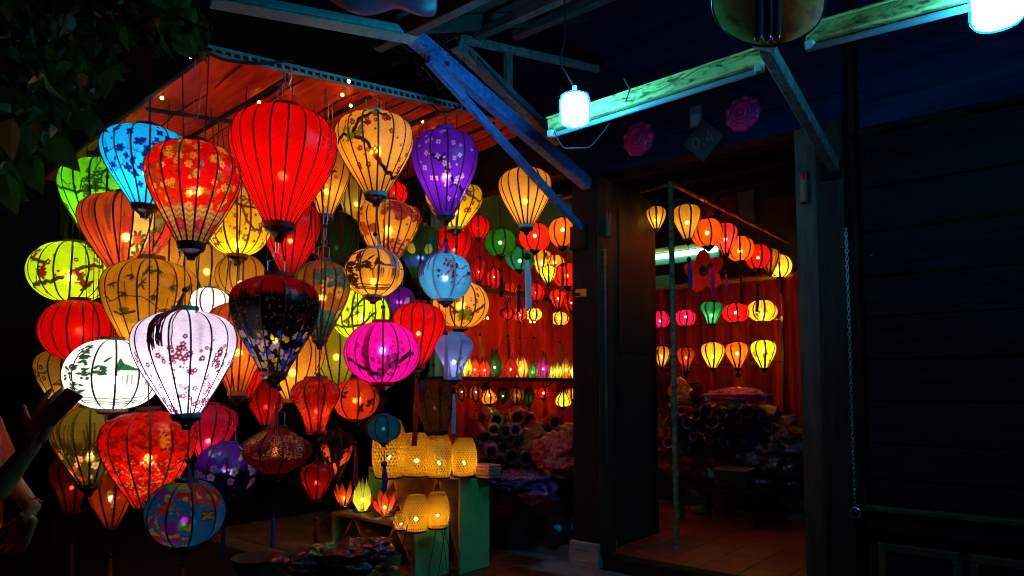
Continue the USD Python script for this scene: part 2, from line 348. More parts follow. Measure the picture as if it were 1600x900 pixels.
def p_patchwork(c1, c2, c3):
    def fn(c):
        n1 = c.noise(8, 3, 2); c.put((n1 - .52) * 22, c1); c.put((c.noise(60, 5) - .52) * 8, c3, .6); rng = np.random.default_rng(12)
        for _ in range(26):
            a, t = rng.uniform(-PI, PI), rng.uniform(.25, .95)
            c.flower(a, t, rng.uniform(.03, .055), c2, c1, 9, rng.uniform(0, 6))
        c.put((c.noise(9, 8, 2) - .60) * 30, c1, .9)
    return fn
def p_black_garden(c):
    rng = np.random.default_rng(21)
    edge = .80 + .05 * (meshkit.fbm(np.stack([c.A * 14, 0 * c.A, 0 * c.A], -1) + 20, 3, 1) - .5) * 2
    c.put((edge - c.T) / .05, (.006, .004, .004))
    for _ in range(330): c.dot(rng.uniform(-PI, PI), rng.uniform(.42, .80), rng.uniform(.003, .006), [(.30, .13, .02), (.25, .2, .03), (.12, .03, .02)][rng.integers(3)])
    for _ in range(230):
        a, t = rng.uniform(-PI, PI), rng.uniform(.02, .44) ** 1.05
        k = rng.integers(4); col = [(.62, .50, .03), (.02, .06, .85), (.5, .40, .04), (.45, .35, .8)][k]
        if k in (0, 2): c.leaf(a, t, rng.uniform(.022, .04), .010, rng.uniform(0, 6.3), col)
        else: c.flower(a, t, rng.uniform(.014, .024), col, (.4, .3, .2) if k == 3 else None, 6, rng.uniform(0, 6))
def p_glitter(cols, y0=.0, y1=1., dens=.56):
    def fn(c):
        n1 = np.random.default_rng(3).random(c.A.shape); n2 = c.noise(12, 2)
        c.put((n1 > .62) * np.clip((n2 - dens + .12) * 10, 0, 1) * (c.T > y0) * (c.T < y1), cols[0]); c.put((n1 > .88) * (n2 > dens - .05) * (c.T > y0) * (c.T < y1), cols[1])
    return fn
def p_gold_lines(c):
    n1 = np.abs(c.noise(14, 3, 3) - .5); c.put((.022 - n1) / .01, (.7, .2, .03), .8)
    n2 = np.abs(c.noise(22, 7, 2) - .5); c.put((.02 - n2) / .01 * (c.noise(5, 1) > .5), (.75, .3, .05), .8)
def p_chicks(c):
    rng = np.random.default_rng(9)
    for a, t in ((-.7, .66), (.25, .3), (.75, .42), (1.3, .6), (2.4, .5), (-2, .4)):
        for _ in range(9): c.leaf(a + rng.normal(0, .06), t + rng.normal(0, .05), .035, .011, rng.uniform(0, 6), (.06, .02, .05))
    for a, t in ((-.6, .78), (.1, .6)): c.dot(a, t, .022, (.75, .35, .04)); c.dot(a, t, .014, (.6, .08, .02))
def seq(*fs): return lambda c: [f(c) for f in fs]

WARM, AMBER, WHITE, PINK, COOL = (1, .66, .30), (1, .46, .08), (1, .96, .86), (1, .86, 1), (.8, .92, 1)
def canopy_z(X, Y): return 3.26 + (min(max(Y, 1.7), 3.8) - 1.74) * .155 + min(0, X + 3.54) * .05

def lantern(label, cx, top, bot, w, d, prof, base, lum=.8, prnt=None, bulb=WARM, n=16, collar=None, cap=True, hang='cord', up=None,
            tassel=None, name='silk_lantern', group=None, bt=.45, mat=None, catg='lantern', hook=False, ribcol=None, over=None, fin=BLACKWOOD):
    s = d / FPX; R, H = w / 2 * s, (bot - top) * s
    loc = P(cx, bot, d)
    th = thing(name, label, catg, loc, group)
    gt_ = np.random.default_rng(int(cx) * 31 + int(top)); UsdGeom.Xformable(th).AddRotateXYZOp().Set(Gf.Vec3f(*map(float, gt_.normal(0, 1.6, 3)))); bt = bt + gt_.uniform(-.13, .10)
    base = [x ** 1.18 if x < .6 else x for x in base]
    big = prnt is not None
    nth = int(np.clip(w * 2.5, 56, 320)) if big else n * 4
    if big: nth -= nth % n
    nz = int(np.clip((bot - top) * 1.05, 26, 156)) if big else 26
    c = Cloth(prof, R, H, nth, nz, base)
    if prnt: prnt(c)
    to = CAM - loc; to[2] = 0; to /= np.linalg.norm(to); side = np.array([-to[1], to[0], 0])
    rp = (hash((cx * 7 + top) % 97) % 10) / 10 * 2 * PI / n * 0 + PI / n * ((int(cx) * 3 + int(top)) % 5) / 5
    ph = ((c.A - rp) * n / (2 * PI)) % 1.0
    sc = np.cos(PI / n) / np.cos((ph - .5) * 2 * PI / n); sc = 1 - (1 - sc) * 2.0
    rr = c.Rr * sc
    V = (np.cos(c.A) * rr)[..., None] * to + (np.sin(c.A) * rr)[..., None] * side; V[..., 2] = c.T * H
    i, j = np.meshgrid(np.arange(nth), np.arange(nz - 1), indexing='ij'); i2 = (i + 1) % nth
    q = np.stack([i * nz + j, i2 * nz + j, i2 * nz + j + 1, i * nz + j + 1], -1).reshape(-1, 4)
    obj('shade', (V.reshape(-1, 3), np.vstack([q[:, :3], q[:, [0, 2, 3]]])), mat or (SILK if gt_.random() < .55 or lum > 1 else DENSE), th, smooth=True, local=True, paint=np.clip(c.C, .001, .95).reshape(-1, 3))
    rw = max(.0035, 1.35 * s)                     # rib half width
    tf = np.linspace(0, 1, 200); al = np.r_[0, np.cumsum(np.hypot(np.diff(c.r(tf) * R), np.diff(tf) * H))]; t = np.interp(np.linspace(0, al[-1], 25 if H > .2 else 15), al, tf)
    for k in range(n):
        a = rp + 2 * PI * k / n; dr = math.cos(a) * to + math.sin(a) * side; tn = np.cross([0, 0, 1.], dr)
        r = c.r(t) * R + .0015; ctr = r[:, None] * dr + np.stack([0 * t, 0 * t, t * H], 1)
        Vr = np.concatenate([ctr + dr * .003, ctr + tn * rw - dr * .001, ctr - dr * .003, ctr - tn * rw - dr * .001]); m = len(t)
        F = []
        for e in range(4):
            for g in range(m - 1):
                b0, b1 = e * m, (e + 1) % 4 * m
                F += [[b0 + g, b1 + g, b1 + g + 1], [b0 + g, b1 + g + 1, b0 + g + 1]]
        obj('rib', (Vr, np.array(F)), cloth(ribcol) if ribcol else RIB, th, local=True)
    colm = cloth(collar) if collar is not None else BLACKWOOD
    r0, r1 = float(c.r(0)) * R, float(c.r(1)) * R; hb = .036 * H + .003
    obj('bottom_collar', lathe([(r0 * .9, .004), (r0 * 1.06, .004), (r0 * 1.06, -hb), (r0 * .9, -hb), (r0 * .9, .004)], 24), colm, th, smooth=40, local=True)
    obj('top_collar', lathe([(r1 * .9, H - .004), (r1 * 1.06, H - .004), (r1 * 1.06, H + hb), (r1 * .9, H + hb), (r1 * .9, H - .004)], 24), colm, th, smooth=40, local=True)
    zb = -hb
    if cap:
        hf = .10 * H + .01
        obj('finial', lathe([(0, -hb + .002), (r0 * .98, -hb + .001), (r0 * .95, -hb - hf * .22), (r0 * .62, -hb - hf * .42), (r0 * .34, -hb - hf * .72), (r0 * .30, -hb - hf), (0, -hb - hf)], 20), fin, th, smooth=40, local=True)
        zb = -hb - hf
    rb = .088 * R
    key = 'lamp_%02d_%02d_%02d_%03d' % (*(int(x * 99) for x in bulb), int(lum * 100))
    if lum > 0:
        obj('bulb', sphere((0, 0, bt * H), rb, 1), glow(key, bulb, 300 * lum), th, smooth=True, local=True)
        obj('bulb_holder', tube([(0, 0, bt * H + rb * .9), (0, 0, H * .8), (0, 0, H + .01)], .006, 5), CORD, th, local=True)
    zt = H + hb
    if hook or hang == 'wire':
        wv = r1 * .75
        pts = [-wv * side + np.array([0, 0, zt - .03]), -wv * side + np.array([0, 0, zt + .07]), np.array([0, 0, zt + .085]), wv * side + np.array([0, 0, zt + .07]), wv * side + np.array([0, 0, zt - .03])]
        obj('wire_hanger', tube(pts, .0022, 4), WIRE, th, local=True)
        ring = [np.array([0, 0, zt + .105]) + .02 * (math.cos(g) * side + np.array([0, 0, math.sin(g)])) for g in np.linspace(0, 2 * PI, 13)]
        obj('hook', tube(ring, .0022, 4), WIRE, th, local=True); zt += .125
    if hang:
        ztop = (canopy_z(loc[0], loc[1]) - loc[2] - .01) if up is None else zt + up
        if ztop > zt + .01:
            k = 2 if hang == 'wire' else 1
            for e in range(k):
                o = side * (.02 if e else -.02) * (k - 1)
                obj('cord', tube([np.array([0, 0, zt]) + o * .4, np.array([.004, 0, (zt + ztop) / 2]) + o, np.array([0, 0, ztop]) + o * .6], .0022 if k == 2 else .0035, 4), WIRE if hang == 'wire' else CORD, th, local=True)
    if tassel:
        col, drop, tl = tassel[:3]; tw = tassel[3] if len(tassel) > 3 else 4.2
        z0 = zb - drop * s; R_ = tw * s
        obj('tassel_cord', tube([(0, 0, zb), (.002, 0, (zb + z0) / 2), (0, 0, z0)], .002, 4), CORD, th, local=True)
        obj('bead', sphere((0, 0, z0), R_ * 1.25, 2), BLACKWOOD, th, smooth=True, local=True)
        Lt = tl * s; zz = np.linspace(0, 1, 9); nn = 18; Vt, F = [], []
        for zi in zz:
            rad = R_ * (.55 + .5 * min(1, zi * 3))
            for g in range(nn): Vt.append((rad * (1 - .28 * (g % 2)) * math.cos(2 * PI * g / nn) + .006 * math.sin(3 * zi), rad * (1 - .28 * (g % 2)) * math.sin(2 * PI * g / nn), z0 - R_ - zi * Lt))
        for a in range(8):
            for g in range(nn):
                b, h = a * nn, (g + 1) % nn; F += [[b + g, b + h, b + nn + h], [b + g, b + nn + h, b + nn + g]]
        obj('tassel', (np.array(Vt), np.array(F)), cloth(col), th, local=True)
    if over:                                       # tassel threads lying over the shoulder of the shade
        col, a0, n_, t_end = over; rng = np.random.default_rng(int(cx)); hd = np.array([0, 0, zt + .09])
        obj('draped_knot', sphere(hd, .016, 2), BLACKWOOD, th, smooth=True, local=True)
        for k in range(n_):
            a = a0 + rng.normal(0, .13); dr = math.cos(a) * to + math.sin(a) * side; te = t_end + rng.uniform(-.06, .06)
            tt = np.linspace(1, te, 9); pts = [hd, hd * .6 + .4 * (dr * r1 * 1.1 + np.array([0, 0, H + hb]))] + [dr * (float(c.r(x)) * R + .006) + np.array([0, 0, x * H]) + rng.normal(0, .002, 3) for x in tt]
            obj('draped_thread', tube(pts, .003, 4), cloth(col), th, local=True)
    return th
# ------------------------------------------------------------------ house (planes found from the photo: facade at y = 4.76)
YF = 4.762
WOOD = mottled('dark_wood', (.008, .006, .005), (.024, .016, .012), 5, (6, 6, .5), .7, .35, spec=.12)
WOODH = mottled('dark_board', (.0007, .0011, .0022), (.005, .0065, .010), 6, (.5, 6, 9), .7, .5, spec=.05)
NAVY = mottled('navy_board', (.002, .006, .024), (.006, .016, .055), 3, (.4, 4, 6), .8, .3, spec=.08)
BROWNWOOD = mottled('worn_brown_wood', (.034, .018, .010), (.09, .046, .022), 5, (5, 5, .5), .6, .3)
GREENLEAF = mottled('green_black_wood', (.010, .014, .011), (.022, .028, .022), 5, (6, 6, .4), .6, .2)
STONE = mottled('pale_stone', (.22, .19, .18), (.36, .31, .29), 9, rough=.85)
CEMENT = mottled('cement', (.13, .12, .11), (.22, .20, .18), 5, rough=.9)
TILES = [mottled('terracotta_%d' % k, (.26 + .03 * k, .026, .009), (.40 + .03 * k, .055 + .006 * k, .018), 7 + k, rough=.42, bump=.1, spec=.5) for k in range(3)]
GREENWALL = mottled('green_plaster', (.10, .42, .26), (.14, .50, .34), 3, rough=.85)
house = thing('shop_house', 'dark old timber shop house with open doorway, plank wall and red lined inside', 'house', (-2.2, YF, 0))
obj('post', box(-3.298, -3.05, YF, YF + .24, .20, 3.20), WOOD, house)
obj('post_face_board', box(-3.048, -3.040, YF + .004, YF + .235, .105, 3.20, .002), BROWNWOOD, house)
obj('post', box(-1.467, -1.330, YF + .01, YF + .22, .0, 3.20), BROWNWOOD, house)
obj('post', box(-1.326, -1.155, YF - .02, YF + .24, .0, 3.20), WOOD, house)
ft = obj('post_foot', box(-3.33, -3.045, YF - .03, YF + .27, .0, .20, .012), STONE, house)
for x0, x1, z0, z1 in ((-3.27, -3.105, .045, .058), (-3.27, -3.105, .142, .155), (-3.27, -3.257, .06, .14), (-3.118, -3.105, .06, .14)):
    obj('carved_rim', box(x0, x1, YF - .037, YF - .028, z0, z1, .003), STONE, ft)
obj('threshold', box(-3.043, -1.15, YF + .03, YF + .15, .0, .112, .008), WOOD, house)
obj('lintel', box(-3.30, -1.157, YF + .002, YF + .20, 3.203, 3.80, .008), NAVY, house)
obj('lintel_moulding', box(-3.29, -1.16, YF - .028, YF + .002, 3.372, 3.402), NAVY, house)
obj('lintel_moulding', box(-3.29, -1.16, YF - .016, YF + .002, 3.60, 3.625), NAVY, house)
obj('bay_lintel', box(-7.4, -3.302, YF + .05, YF + .2, 3.30, 3.80), WOOD, house)
for k in range(4): obj('upper_board', box(-7.4, -1.158, YF + .03 + .002 * (k % 2), YF + .10, 3.803 + k * .28, 4.08 + k * .28, .005), NAVY, house)
obj('recess_board', box(-1.153, -1.02, YF + .10, YF + .16, 0, 4.9), WOOD, house)
leafd = obj('door_leaf', box(-3.085, -3.052, YF + .25, YF + 1.01, .125, 3.19), GREENLEAF, house)
for k in range(2): obj('door_panel', box(-3.051, -3.044, YF + .34, YF + .92, .3 + 1.45 * k, 1.55 + 1.45 * k, .003), GREENLEAF, leafd)
obj('latch_plate', box(-3.262, -3.155, YF - .006, YF - .001, 2.20, 2.265, .002), GILT, house)
obj('latch_bolt', box(-3.255, -3.215, YF - .022, YF - .007, 2.205, 2.235, .003), BLACKWOOD, house)
zs = [3.05, 2.715, 2.428, 2.140, 1.892, 1.62, 1.36, 1.10, .885, .725]
_g = np.random.default_rng(77)
for k, (a, b) in enumerate(zip(zs[1:], zs[:-1])):
    y0 = YF + .004 * (k % 3) + .003 * _g.random(); m = box(-1.06, 1.6, y0, YF + .035, a + .003 + .004 * _g.random(), b - .003 - .004 * _g.random(), .007)
    m = m.subdivide().subdivide(); v = m.vertices; v[:, 2] += .006 * np.sin(v[:, 0] * 2.1 + k * 2) * (abs(v[:, 2] - a) < .02); v[:, 1] += .004 * np.sin(v[:, 0] * 3 + k) * (v[:, 1] < y0 + .01)
    pl_ = obj('wall_plank', trimesh.Trimesh(v, m.faces, process=False), WOODH, house)
    for x in (-1.02, -.32, .38): obj('nail', lathe([(0, -.004), (.006, -.003), (.007, .002), (0, .004)], 8, (x + .02 * _g.random(), y0 - .003, (a + b) / 2 + .05 * _g.normal()), (0, -1, 0)), BLACKWOOD, pl_)
obj('wall_rail', box(-1.065, 1.6, YF - .028, YF + .035, 3.056, 3.10, .006), WOODH, house)
for k, (a, b) in enumerate(((3.104, 3.60), (3.604, 4.10), (4.104, 4.9))): obj('wall_panel', box(-1.06, 1.6, YF + .010 - .003 * (k % 2), YF + .045, a, b, .004), NAVY, house)
obj('window_sill', box(-1.10, 1.6, YF - .055, YF + .04, .69, .722, .006), mottled('worn_sill', (.03, .025, .006), (.06, .048, .012), 8), house)
obj('sill_board', box(-1.09, 1.6, YF - .02, YF + .04, .535, .688), WOODH, house)
obj('sill_moulding', box(-1.09, 1.6, YF - .045, YF - .022, .575, .60), WOODH, house)
obj('base_board', box(-1.09, 1.6, YF + .02, YF + .05, 0, .533), WOOD, house)
for k in range(4):
    x0 = -1.03 + .47 * k
    pf = obj('base_panel', box(x0 + .05, x0 + .38, YF + .006, YF + .019, .06, .44, .006), WOODH, house)
    for a, b, c_, d_ in ((x0, x0 + .43, .45, .50), (x0, x0 + .43, .0, .05), (x0, x0 + .045, .052, .448), (x0 + .385, x0 + .43, .052, .448)):
        obj('panel_frame', box(a, b, YF - .008, YF + .019, c_, d_, .004), BROWNWOOD, pf)
# inside
def curtain(x0, x1, y0, y1, z0, z1, amp, seed, nx=220, nz=10):
    u, w = np.meshgrid(np.linspace(0, 1, nx), np.linspace(0, 1, nz), indexing='ij')
    L = math.hypot(x1 - x0, y1 - y0); nrm = np.array([-(y1 - y0), x1 - x0]) / L
    o = amp * (np.sin(u * L * 26 + 2 * np.sin(u * L * 5 + seed)) + .6 * np.sin(u * L * 61 + seed + w)) * (.5 + .5 * (1 - w))
    V = np.stack([x0 + (x1 - x0) * u + nrm[0] * o, y0 + (y1 - y0) * u + nrm[1] * o, z0 + (z1 - z0) * w], -1).reshape(-1, 3)
    i, j = np.meshgrid(np.arange(nx - 1), np.arange(nz - 1), indexing='ij')
    q = np.stack([i * nz + j, (i + 1) * nz + j, (i + 1) * nz + j + 1, i * nz + j + 1], -1).reshape(-1, 4)
    return V, np.vstack([q[:, :3], q[:, [0, 2, 3]]])
REDCLOTH = mottled('red_cloth', (.55, .010, .006), (.88, .05, .012), 2.2, (1, 1, .35), .75, .1)
obj('side_wall', box(-5.12, -5.04, 4.85, 9.2, 0, 3.9), GREENWALL, house)
obj('back_wall', box(-5.04, .9, 8.72, 8.82, 0, 3.9), mottled('soot_wall', (.02, .012, .01), (.05, .03, .022), 2), house)
obj('ceiling', box(-5.1, .9, YF + .25, 8.9, 3.9, 3.98), plain('soot_black', (.006, .005, .005), .95, 0, .05), house)
obj('room_partition', box(-1.30, -1.22, YF + .3, 8.7, 0, 3.9), WOOD, house)
for k in range(6): obj('ceiling_beam', box(-5.0, -1.3, 5.4 + .6 * k, 5.5 + .6 * k, 3.78, 3.898), plain('soot_black', (.006, .005, .005), .95, 0, .05), house)
tag(obj('curtain', curtain(-4.985, -4.985, 4.95, 8.6, .4, 3.17, .010, 1), REDCLOTH, None, smooth=True), 'long red cloth hung along the left wall behind the shelf of bud lamps', 'curtain')
tag(obj('curtain', curtain(-4.9, -2.45, 8.58, 8.58, .3, 2.85, .045, 4), mottled('dull_red_cloth', (.12, .004, .003), (.36, .018, .007), 3.5, (2.2, 1, .25), .8, .2), None, smooth=True), 'red cloth covering the back wall behind the wire rows of lanterns', 'curtain')
# floors
fl = thing('floor', kind='structure', loc=(-3, 6, 0))
obj('grout', box(-5.04, -1.2, YF + .15, 8.72, -.05, .098, .002), CEMENT, fl)
obj('grout', box(-7.0, -3.05, 3.3, YF + .149, -.06, -.006, .002), CEMENT, fl)
rng = np.random.default_rng(11)
def tiles(x0, x1, y0, y1, z, s=.30):
    nx, ny = int((x1 - x0) / s), int((y1 - y0) / s)
    for i in range(nx):
        for j in range(ny):
            a, b = x0 + i * s, y0 + j * s; dz = rng.normal(0, .0007)
            obj('tile', box(a + .004, a + s - .004, b + .004, b + s - .004, z - .02, z + .003 + dz, .003), TILES[rng.integers(3)], fl)
tiles(-5.0, -1.35, YF + .16, 7.45, .10)
tiles(-4.85, -3.05, 3.56, YF + .14, -.004)
struct('pavement', box(-9, 3, -3, 3.52, -.10, -.012, .01), mottled('dark_paving', (.006, .0055, .0055), (.014, .012, .012), 4, rough=.8))
struct('kerb', box(-9, 3, 3.522, 3.555, -.1, .0, .004), CEMENT)
struct('step', box(-3.52, -2.5, 4.42, YF - .03, -.02, .016, .006), CEMENT)
struct('ground', box(-60, 60, -60, 60, -.3, -.12, .01), mottled('night_ground', (.005, .005, .005), (.011, .010, .010), 2, rough=.9))

# porch roof
ROOFW = mottled('roof_board', (.028, .026, .026), (.07, .062, .058), 4, (5, .6, 5), .65, .3)
def roof_z(Y): return 3.62 + (Y - 2.7) * .46
roof = thing('porch_roof', 'dark timber eave of rafters and boards over the shop front', 'roof', (-1, 3.7, 3.6))
for k in range(10):
    y0 = 2.62 + k * .222; y1 = y0 + .216
    m = box(-3.35, 1.9, 0, 1, 0, .02, .004); v = m.vertices.copy(); v[:, 2] += roof_z(y0 + (y1 - y0) * v[:, 1]) + .09; v[:, 1] = y0 + (y1 - y0) * v[:, 1]
    obj('roof_board', trimesh.Trimesh(v, m.faces, process=False), ROOFW, roof)
for k in range(9):
    x = -3.15 + .62 * k
    obj('rafter', beam((x, 2.6, roof_z(2.6) + .03), (x, YF + .02, roof_z(YF + .02) + .03), .06, .10), ROOFW, roof)
obj('eave_beam', beam((-3.3, 2.66, roof_z(2.66) - .02), (1.9, 2.66, roof_z(2.66) - .02), .07, .11), ROOFW, roof)
for k in range(2): obj('purlin', beam((-3.3, 3.45 + .55 * k, roof_z(3.45 + .55 * k) - .05), (1.9, 3.45 + .55 * k, roof_z(3.45 + .55 * k) - .05), .06, .07), ROOFW, roof)

# struts at the left post
BLUEPAINT = mottled('flaking_blue_paint', (.03, .09, .28), (.08, .22, .60), 12, (2, 2, 2), .7, .4)
GREYWOOD = mottled('weathered_timber', (.07, .055, .05), (.20, .17, .15), 9, (3, 3, 1), .8, .4)
br = thing('roof_bracket', 'weathered blue timber struts reaching from the left post up to the eave', 'bracket', (-3.2, YF, 2.8))
o_ = on(640, 56, 0, -3.16)
obj('strut', beam(on(640, 52, 0, -3.16), on(918, 288, 1, YF - .02), .085, .10), BLUEPAINT, br)
obj('strut', beam(on(668, 92, 0, -3.12), on(908, 356, 1, YF - .03), .05, .055), BLUEPAINT, br)
obj('strut', beam(P(712, 68, 4.75), P(872, 222, 5.55), .085, .08), GREYWOOD, br)
obj('short_post', beam(P(794, 150, 5.15), P(794, 84, 5.15), .06, .05), GREYWOOD, br)
obj('tie', beam(P(718, 60, 4.8), P(935, 108, 5.5), .05, .05), GREYWOOD, br)
obj('strut_shoe', box(-3.30, -3.14, YF - .03, YF - .002, 2.60, 2.80), WOOD, br)
obj('brace_wire', tube([P(745, 88, 4.7), P(800, 150, 4.8), P(838, 186, 5.), P(868, 190, 5.2)], .010, 5), CORD, br)
br2 = thing('roof_bracket', 'single worn timber strut slanting from the right post towards the round lampshade', 'bracket', (-1.24, YF, 2.9))
obj('strut', beam(P(1196, 72, 3.35), on(1304, 262, 1, YF - .03), .062, .075), GREYWOOD, br2)
obj('strut_shoe', box(-1.285, -1.165, YF - .045, YF - .022, 2.80, 2.92), WOODH, br2)
obj('cross_cleat', beam(P(1178, 70, 3.4), P(1212, 78, 3.3), .03, .03), GREYWOOD, br2)

for q_ in (on(905, 277, 1, YF - .07), on(890, 268, 1, YF - .10), on(700, 100, 0, -3.10), on(1300, 252, 1, YF - .07), on(1291, 238, 1, YF - .12)):
    obj('bolt', lathe([(0, 0), (.014, 0), (.014, .008), (.006, .010), (.006, .02), (0, .02)], 6, q_, (.4, -.8, -.2)), plain('rusty_bolt', (.10, .045, .02), .6), br if q_[0] < -2 else br2)
_g = np.random.default_rng(15); ms = []
for k in range(26):
    c = P(690 + 40 * _g.normal(), 72 + 16 * _g.normal(), 4.4 + .15 * _g.normal()); s_ = _g.normal(0, 1, 3); pts = [c]
    for j in range(7): s_ = s_ + _g.normal(0, .8, 3); s_ /= np.linalg.norm(s_); pts.append(pts[-1] + s_ * .035 - [0, 0, .008])
    ms.append(tube(pts, .0022, 3))
tag(obj('dry_twigs', cat(ms), plain('dry_twig', (.05, .035, .02), .9)), 'tangle of dry creeper twigs where the blue struts meet the eave', 'twigs', None, 'stuff')

# battens with unlit fluorescent tubes
CREAM = mottled('rusty_cream_paint', (.20, .09, .02), (.74, .66, .20), 11, (1, 3, 3), .6, .35, .36, .50)
TUBEW = plain('milky_glass', (.22, .32, .36), .12, spec=.7)
CAPM = plain('lamp_socket', (.55, .58, .5), .5)
def tube_light(label, pa, pb, d0, d1, dn, x0, x1):
    a, b = P(*pa, d0), P(*pb, d1); L = b - a; u = L / np.linalg.norm(L); dnv = np.array([0, 0, -1.])
    dnv = dnv - u * (dnv @ u); dnv /= np.linalg.norm(dnv)
    t = thing('tube_light', label, 'light fitting', a)
    obj('batten', beam(a, b, .05, .075, b=.008), CREAM, t)
    obj('cover_strip', beam(a - dnv * .044, b - dnv * .044, .066, .012, b=.003), CREAM, t)
    tw = np.cross(u, [0, 0, 1.]); tw /= np.linalg.norm(tw); off = dnv * .068 + tw * dn
    obj('glass_tube', tube([a + L * x0 + off, a + L * (x0 + x1) / 2 + off, a + L * x1 + off], .0165, 12), TUBEW, t, smooth=40)
    for x, sg in ((x0, -1), (x1, 1)):
        obj('socket', box(*sum([[q - .022, q + .022] for q in (a + L * x + off * .8 + u * sg * .012)], []), .005), CAPM, t)
    return t
tube_light('unlit tube on a rusty cream batten running from the blue glowing bulb to the strut', (858, 197), (1194, 88), 4.42, 3.62, .0, .02, .97)
tube_light('unlit tube on a peeling batten leading to the bulb at the upper right corner', (1263, 55), (1640, -48), 3.42, 2.62, .0, .03, .98)
tag(obj('loose_wire', tube([P(975, 122, 4.0), P(984, 140, 4.), P(978, 158, 4.02)], .006, 5), CORD), 'short stub of wire sticking up from the batten beside the bulb', 'wire')
tag(obj('loose_wire', tube(soft([P(1140, 90, 3.6), P(1100, 104, 3.7), P(1060, 126, 3.8), P(1020, 145, 3.9)]), .004, 4), plain('yellow_wire', (.6, .36, .03), .5)), 'yellow wire lying along the top of the batten', 'wire')
tag(obj('loose_wire', tube(soft([P(866, 205, 4.2), P(886, 232, 4.15), P(915, 231, 4.15), P(935, 215, 4.2), P(952, 192, 4.2)]), .0035, 4), CORD), 'thin wire drooping below the batten under the glowing bulb', 'wire')

# drum bulbs
BLUE = (.02, .42, 1.0)
GLOBE = usdkit.material(stage, '/World/Looks/frosted_globe', {'c': ('transparent_bsdf', {'color': (.96, .98, 1)}), 'l': ('translucent_bsdf', {'color': (.0, .30, .75)}), 'k': ('mix_closure', {'fac': .10})}, [('c.BSDF', 'k.closure1'), ('l.BSDF', 'k.closure2')], surface='k.closure')
def drum_bulb(label, px, py, w, d, s):
    r = w / 2 * d / FPX; c0 = P(px, py, d); h = r * 1.02
    t = thing('drum_bulb', label, 'bulb', c0 - [0, 0, h])
    obj('lens', lathe([(0, -h), (r * .80, -h), (r * .95, -h * .9), (r, -h * .68), (r, h * .62), (r * .9, h * .92), (r * .7, h), (0, h)], 28, c0), glow('bulb_light', (.05, .58, 1.0), s), t, smooth=40)
    obj('outer_globe', lathe([(.3 * r, -h * 1.08), (r * .9, -h * 1.06), (r * 1.10, -h * .8), (r * 1.13, -h * .5), (r * 1.13, h * .6), (r * 1.02, h * .98), (r * .7, h * 1.06)], 32, c0), GLOBE, t, smooth=50)
    obj('heat_sink', lathe([(0, h), (r * .60, h), (r * .42, h * 1.12), (r * .26, h * 1.3), (.014, h * 1.34), (.014, h * 1.7), (0, h * 1.7)], 20, c0), CAPM, t, smooth=40)
    return c0 + [0, 0, h * 1.65]
p0 = drum_bulb('glowing blue white drum bulb hanging near the struts', 898, 171, 43, 3.9, 85.)
tag(obj('lamp_wire', tube(soft([p0, P(885, 115, 3.9), P(876, 95, 3.9), P(883, 50, 3.9), P(880, -40, 3.9)]), .005, 5), CORD), 'kinked wire the drum bulb near the struts hangs from', 'wire')
drum_bulb('glowing drum bulb cut off by the upper right corner', 1558, 2, 68, 2.72, 44.)
# round shade with folded tubes above the right strut
pend = thing('pendant_lamp', 'round tan enamel lampshade with dark unlit folded tubes', 'lamp', P(1200, 0, 3.1))
c0 = P(1200, 2, 3.1); ax = np.array([.10, .42, 1.]) ; ax /= np.linalg.norm(ax)
obj('shade_dish', lathe([(0, .055), (.09, .05), (.20, .02), (.242, -.02), (.246, -.024), (.242, -.012), (.20, .03), (.09, .062), (0, .068)], 40, c0, ax), mottled('tan_enamel', (.16, .09, .02), (.55, .36, .07), 14, rough=.45, lo=.3, hi=.5), pend, smooth=40)
obj('shade_rim', lathe([(.242 + .006 * math.cos(g), -.022 + .006 * math.sin(g)) for g in np.linspace(0, 2 * PI, 9)], 40, c0, ax), BLACKWOOD, pend, smooth=True)
for k in range(3):
    q = P(1184 + 15 * k, -40, 2.92 + .04 * (k % 2)); e = P(1185 + 14 * k, 62, 2.92 + .04 * (k % 2))
    obj('folded_tube', tube([q, (q + e) / 2, e + [0, 0, .012], e, e - [0, 0, .008]], [.019, .019, .019, .015, .006], 12), plain('smoked_glass', (.02, .02, .035), .05, spec=1.), pend, smooth=50)
obj('lamp_neck', lathe([(0, -.02), (.05, -.02), (.05, .12), (0, .12)], 16, P(1198, -30, 3.02), (0, 0, 1)), BLACKWOOD, pend, smooth=40)

# medallions, plaque, number board, incense holders, chains
PINKP = plain('pink_lacquer', (.90, .02, .18), .22, spec=.6); PINKD = plain('deep_pink_lacquer', (.65, .01, .12), .25, spec=.6)
def medallion(label, px, py, r):
    c = on(px, py, 1, YF - .03); t = thing('door_medallion', label, 'medallion', c, 'pink round flower discs over the door'); ax = (0, -1, 0)
    obj('disc', lathe([(0, -.03), (r * .97, -.03), (r * .97, .004), (r * .9, .012), (r * .60, .030), (r * .55, .022), (r * .42, .040), (r * .37, .032), (r * .24, .048), (r * .2, .040), (r * .10, .058), (0, .062)], 32, c, ax), PINKD, t, smooth=30)
    for k in range(9):
        a = 2 * PI * k / 9; cc = c + np.array([math.cos(a), 0, math.sin(a)]) * r * .86
        s = trimesh.creation.icosphere(2, 1.); v = s.vertices * [r * .20, .022, r * .20] + cc + [0, -.004, 0]
        obj('petal', trimesh.Trimesh(v, s.faces, process=False), PINKP, t, smooth=True)
    for q in (.50, .31): obj('ring', lathe([(r * q + .006 * math.cos(g), .034 + (.5 - q) * .05 + .005 * math.sin(g)) for g in np.linspace(0, 2 * PI, 8)], 32, c, ax), PINKP, t, smooth=True)
medallion('pink flower disc on the lintel nearest the glowing bulb', 998, 217, .135)
medallion('pink flower disc on the lintel beside the worn strut', 1161, 178, .125)
